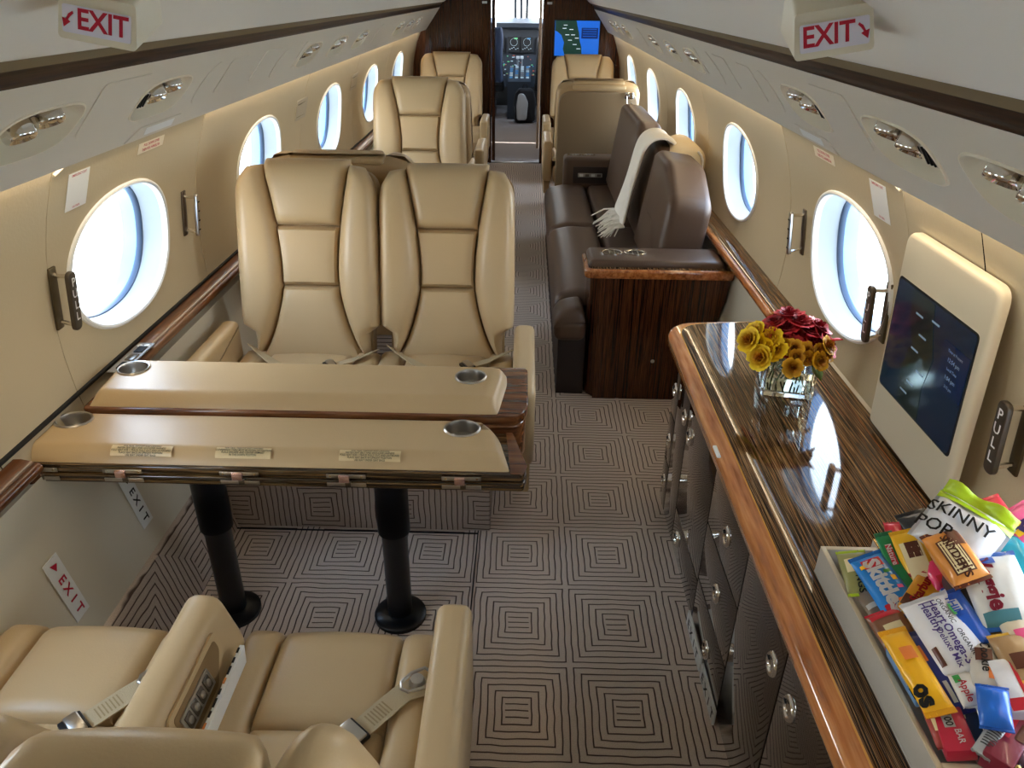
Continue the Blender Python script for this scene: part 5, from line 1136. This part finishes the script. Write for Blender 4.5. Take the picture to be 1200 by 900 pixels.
SPEC = {
 'nuts_a': (wm('clear_olive', (150, 150, 92)), 'snack_packet', 'small clear packet with lime top in the far corner of the grey tray', ('lime', (170, 200, 40)), [(-.5, .1, -.7, .7, P_CREAM)], [('NGS', .016, .6, 0, K_, .03)]),
 'fruit_bag': (wm('blue', (24, 130, 214)), 'candy_bag', 'blue candy bag with big white letters and coloured dots', ('blue2', (24, 100, 180)), [(-.75, -.45, -.6, .6, P_RED), (-.62, -.5, -.8, -.2, P_YEL), (.55, .8, .1, .8, P_ORG), (.2, .3, .5, .85, P_PINK), (-.1, .05, .5, .8, P_YEL), (.6, .8, -.8, -.2, P_RED), (-.3, -.2, .3, .7, P_GRN)], [('Skittles', .036, .08, -.1, W_, .05)]),
 'oat': (wm('silverbrown', (128, 112, 96)), 'snack_packet', 'brown and silver packet lying under the blue candy bag', None, [(.2, .5, -.9, .9, P_GREY)], []),
 'trail': (wm('russet', (132, 88, 64)), 'snack_packet', 'trail mix packet with a red band beside the tray side', ('red', (190, 34, 54)), [(-.8, -.5, -.9, .9, P_RED), (-.1, .5, -.5, .6, P_CREAM)], []),
 'green': (wm('green', (18, 128, 72)), 'snack_bar', 'narrow dark green snack bar standing beside the blue candy bag', ('green2', (14, 90, 54)), [(-.6, .0, -.5, .2, P_RED)], [('Nature', .014, -.3, -.15, W_, .02)]),
 'redroll': (wm('red_foil', (208, 44, 62)), 'candy_roll', 'short red foil candy roll behind the yellow packet', None, [(-.1, .1, -.9, .9, P_CREAM)], []),
 'yellowv': (wm('yellow', (240, 186, 36)), 'snack_bag', 'yellow and cream snack bag with a red V', ('yellow2', (226, 170, 30)), [(-.55, .9, -.8, .55, P_CREAM), (-.55, -.05, -.5, .4, P_BROWN)], [('V', .062, .42, -.15, P_RED, .06)]),
 'blackbag': (wm('black_foil', (30, 30, 34)), 'snack_bag', 'black foil snack bag behind the yellow V bag', ('black', (22, 22, 26)), [], []),
 'chewbox': (wm('amber', (226, 160, 40)), 'candy_pack', 'amber candy pack with red lettering lying slantwise', None, [(-.98, -.5, -.95, .95, P_BROWN), (.2, .45, -.9, -.4, P_GREY), (.7, .92, -.9, -.4, P_GREY)], [('Starburst', .021, .05, .3, P_RED, .04)]),
 'pink': (wm('hot_pink', (226, 52, 100)), 'candy_bag', 'hot pink candy packet next to the charcoal carton', ('red2', (220, 40, 60)), [(.2, .8, -.6, .6, P_RED)], []),
 'bluewhite': (wm('pale_blue', (170, 200, 226)), 'snack_packet', 'tiny pale blue packet under the hot pink one', None, [(-.9, 0, -.8, .8, P_BLUE)], []),
 'charcoal': (wm('charcoal', (66, 66, 68), .6), 'carton', 'tall charcoal grey carton in the middle of the wide tray', None, [(.62, .86, .2, .8, P_GREY)], [('100', .012, .74, .5, P_BLUE, .02)]),
 'popcorn': (wm('white', (214, 216, 222)), 'popcorn_bag', 'big white popcorn bag with lime green top and SKINNY lettering', None, [(-1.0, 1.0, .72, 1.0, col('lime', (160, 190, 30)))], [('SKINNY', .029, -.18, .26, K_, .012), ('POP', .03, -.6, -.42, K_, .012)]),
 'pretzel': (wm('orange', (226, 150, 70)), 'pretzel_bag', 'orange and brown pretzel bag in front of the white popcorn bag', ('brown', (96, 48, 34)), [(-.9, -.2, .2, .95, P_BROWN), (-.5, .7, -.65, .55, P_BROWN), (-.46, .66, -.55, .45, P_CREAM)], [("SNYDER'S", .017, .1, -.05, P_BROWN, .03)]),
 'redback': (wm('coral', (220, 62, 78)), 'snack_bag', 'coral red bag behind the popcorn bag by the wall', ('coral2', (200, 48, 66)), [], []),
 'pinkp': (wm('pink', (240, 96, 160)), 'candy_bag', 'bright pink bag at the right edge with a P', ('pink2', (226, 80, 150)), [(-.1, .4, -.5, .1, P_YEL)], [('P', .05, .15, -.2, P_PUR, .05)]),
 'teal': (wm('teal', (38, 156, 176)), 'snack_bag', 'teal blue snack bag at the right edge', ('teal2', (30, 140, 160)), [(.1, .5, -.9, -.3, P_CREAM)], []),
 'veggie': (wm('ivory', (222, 222, 218)), 'snack_bag', 'ivory veggie chip bag with dark red script and blue corner', ('blue3', (36, 92, 170)), [(-.95, -.6, -.9, .2, P_BLUE), (.6, .95, -.9, .3, col('seagreen', (74, 128, 140)))], [('Veggie', .034, -.1, -.3, col('wine', (150, 40, 62)), .04)]),
 'grahambox': (wm('tan', (200, 160, 84)), 'carton', 'tan and brown carton with ICS lettering beside the ivory bag', None, [(-.6, .5, .1, .9, col('plum', (96, 72, 80))), (.5, .85, -.8, .6, P_CREAM)], [('ICS', .024, .66, -.1, P_BROWN, .03)]),
 'omega': (wm('paper_white', (232, 232, 236)), 'nut_bag', 'white organic nut mix bag with purple handwriting', None, [(.25, .7, -1.0, -.75, P_BROWN), (-.6, -.3, .7, .95, P_GRN)], [('ORGANIC', .010, -.45, .45, K_, .01), ('Heart', .018, -.5, .12, P_PUR, .02), ('Healthy', .017, -.42, -.22, P_PUR, .02), ('Omega-3', .017, .34, .12, P_PUR, .02), ('ORGANIC', .010, .38, .45, K_, .01), ('Deluxe Mix', .013, .36, -.24, P_PUR, .015)]),
 'bluecres': (wm('royal_blue', (34, 92, 196)), 'snack_bag', 'royal blue bag tucked between the white nut bag and the charcoal carton', ('blue4', (24, 74, 170)), [(-.6, -.2, -.3, .4, P_GREY)], [('THIN', .016, -.4, 0, P_BLUE, .02)]),
 'lightblue': (wm('sky', (112, 160, 214)), 'candy_bar', 'slim light blue bar against the grey tray side', None, [(.6, 1.0, -1, 1, K_), (.0, .5, -1, -.5, P_GREY)], []),
 'yellow': (wm('egg_yolk', (250, 186, 20)), 'candy_bag', 'egg-yolk yellow candy bag with black and white letters', ('yolk2', (236, 166, 16)), [(-.45, -.15, -.4, .6, P_ORG)], [('os', .036, .62, -.4, K_, .05)]),
 'navy': (wm('navy', (34, 44, 128)), 'candy_bag', 'navy blue candy bag with an orange oval', ('navy2', (26, 34, 100)), [(-.55, -.15, -.55, .0, P_ORG), (.35, .8, .0, .3, P_GREY)], []),
 'almond': (wm('almond', (128, 90, 62)), 'nut_bag', 'brown nut packet with a green leaf print under the white nut bag', None, [(-.3, .2, -.4, .7, P_GRN)], []),
 'redbox': (wm('cherry_red', (194, 40, 66)), 'carton', 'cherry red carton with white label in the near corner of the grey tray', None, [(-.7, .0, -.5, .2, P_GREY)], [('100', .014, -.35, -.15, K_, .02), ('BAR', .012, .4, .2, W_, .02)]),
 'redsmall': (wm('rust_red', (176, 74, 66)), 'snack_bar', 'thin rust red bar in the near corner of the grey tray', None, [(-.4, .3, -.5, .3, P_CREAM)], []),
 'navybox': (wm('midnight', (36, 48, 66), .5), 'carton', 'midnight blue carton beside the cherry red one', None, [(-.8, -.2, -.9, -.2, P_CREAM)], []),
 'whitegreen': (wm('white2', (224, 222, 218)), 'snack_packet', 'small white packet with green dot and red writing', None, [(-.8, -.3, -.8, -.2, P_GRN)], [('Apple', .014, .2, -.2, P_RED, .02)]),
 'cookie': (wm('cookie', (206, 200, 190)), 'cookie_pack', 'white cookie pack with dark swirls and orange flower', None, [(-.6, -.1, -.7, .5, P_BROWN), (.1, .5, .1, .8, P_ORG)], [('Cookie', .018, -.3, 0, K_, .02)]),
 'bluepack': (wm('cobalt', (28, 104, 206)), 'snack_packet', 'cobalt blue packet near the front of the trays', ('cobalt2', (22, 86, 180)), [], []),
 'silver': (wm('silver', (170, 172, 174), .25), 'snack_packet', 'silver packet back with black bar code at the tray corner', None, [(-.6+.12*k, -.55+.12*k, -.7, .7, K_) for k in range(8)], []),
 'maroon': (wm('maroon', (128, 40, 56)), 'carton', 'maroon carton slanting at the near end of the wide tray', None, [(-.2, .9, .1, .7, P_RED)], []),
 'whitered': (wm('white3', (226, 226, 230)), 'carton', 'white carton with red edge at the right of the wide tray', None, [(-1, 1, .7, 1, P_RED), (.5, .95, -.8, .6, P_RED)], []),
 'tanbag': (wm('kraft', (176, 142, 100)), 'snack_bag', 'kraft brown bag at the right edge of the wide tray', ('gold', (220, 176, 70)), [(.0, .6, -.5, .5, P_BROWN)], []),
 'purple': (wm('aubergine', (92, 62, 84)), 'snack_bag', 'aubergine bag at the near right corner of the trays', None, [(-.3, .5, -.4, .6, P_BROWN)], []),
 'cream': (wm('oat_cream', (222, 208, 182)), 'snack_bag', 'cream bag with blue cap between the ivory bag and the kraft bag', ('slate', (80, 120, 140)), [(-.2, .7, -.5, .6, P_PINK)], []),
}
for (n_, A, B, w, n, th, kind) in SNACKS:
    m, nm, lab, seal, marks, texts = SPEC[n_]
    packet(A, B, w, n, th, kind == 'box', m, nm, lab, seal, marks, texts)
    if n_ == 'popcorn':
        A_, B_, N_ = Vector(A), Vector(B), Vector(n); ax = (B_-A_).normalized(); N_ = (N_-ax*N_.dot(ax)).normalized(); ee = N_.cross(ax); Lp = (B_-A_).length
        root = [o for o in bpy.data.objects if o.name.startswith('popcorn_bag')][0]
        fl_ = MB().grid(lambda i, j: ax*((i/12-.5)*Lp*.96)+ee*(w*.46+.020*j/3)+N_*(.004+.010*math.sin(i*.9)*j/3+.012*(j/3)**2), 13, 4).build('lime_crest', mat('lime_film', (176, 204, 40), .3), root)
        s2 = fl_.modifiers.new('thick', 'SOLIDIFY'); s2.thickness = .001
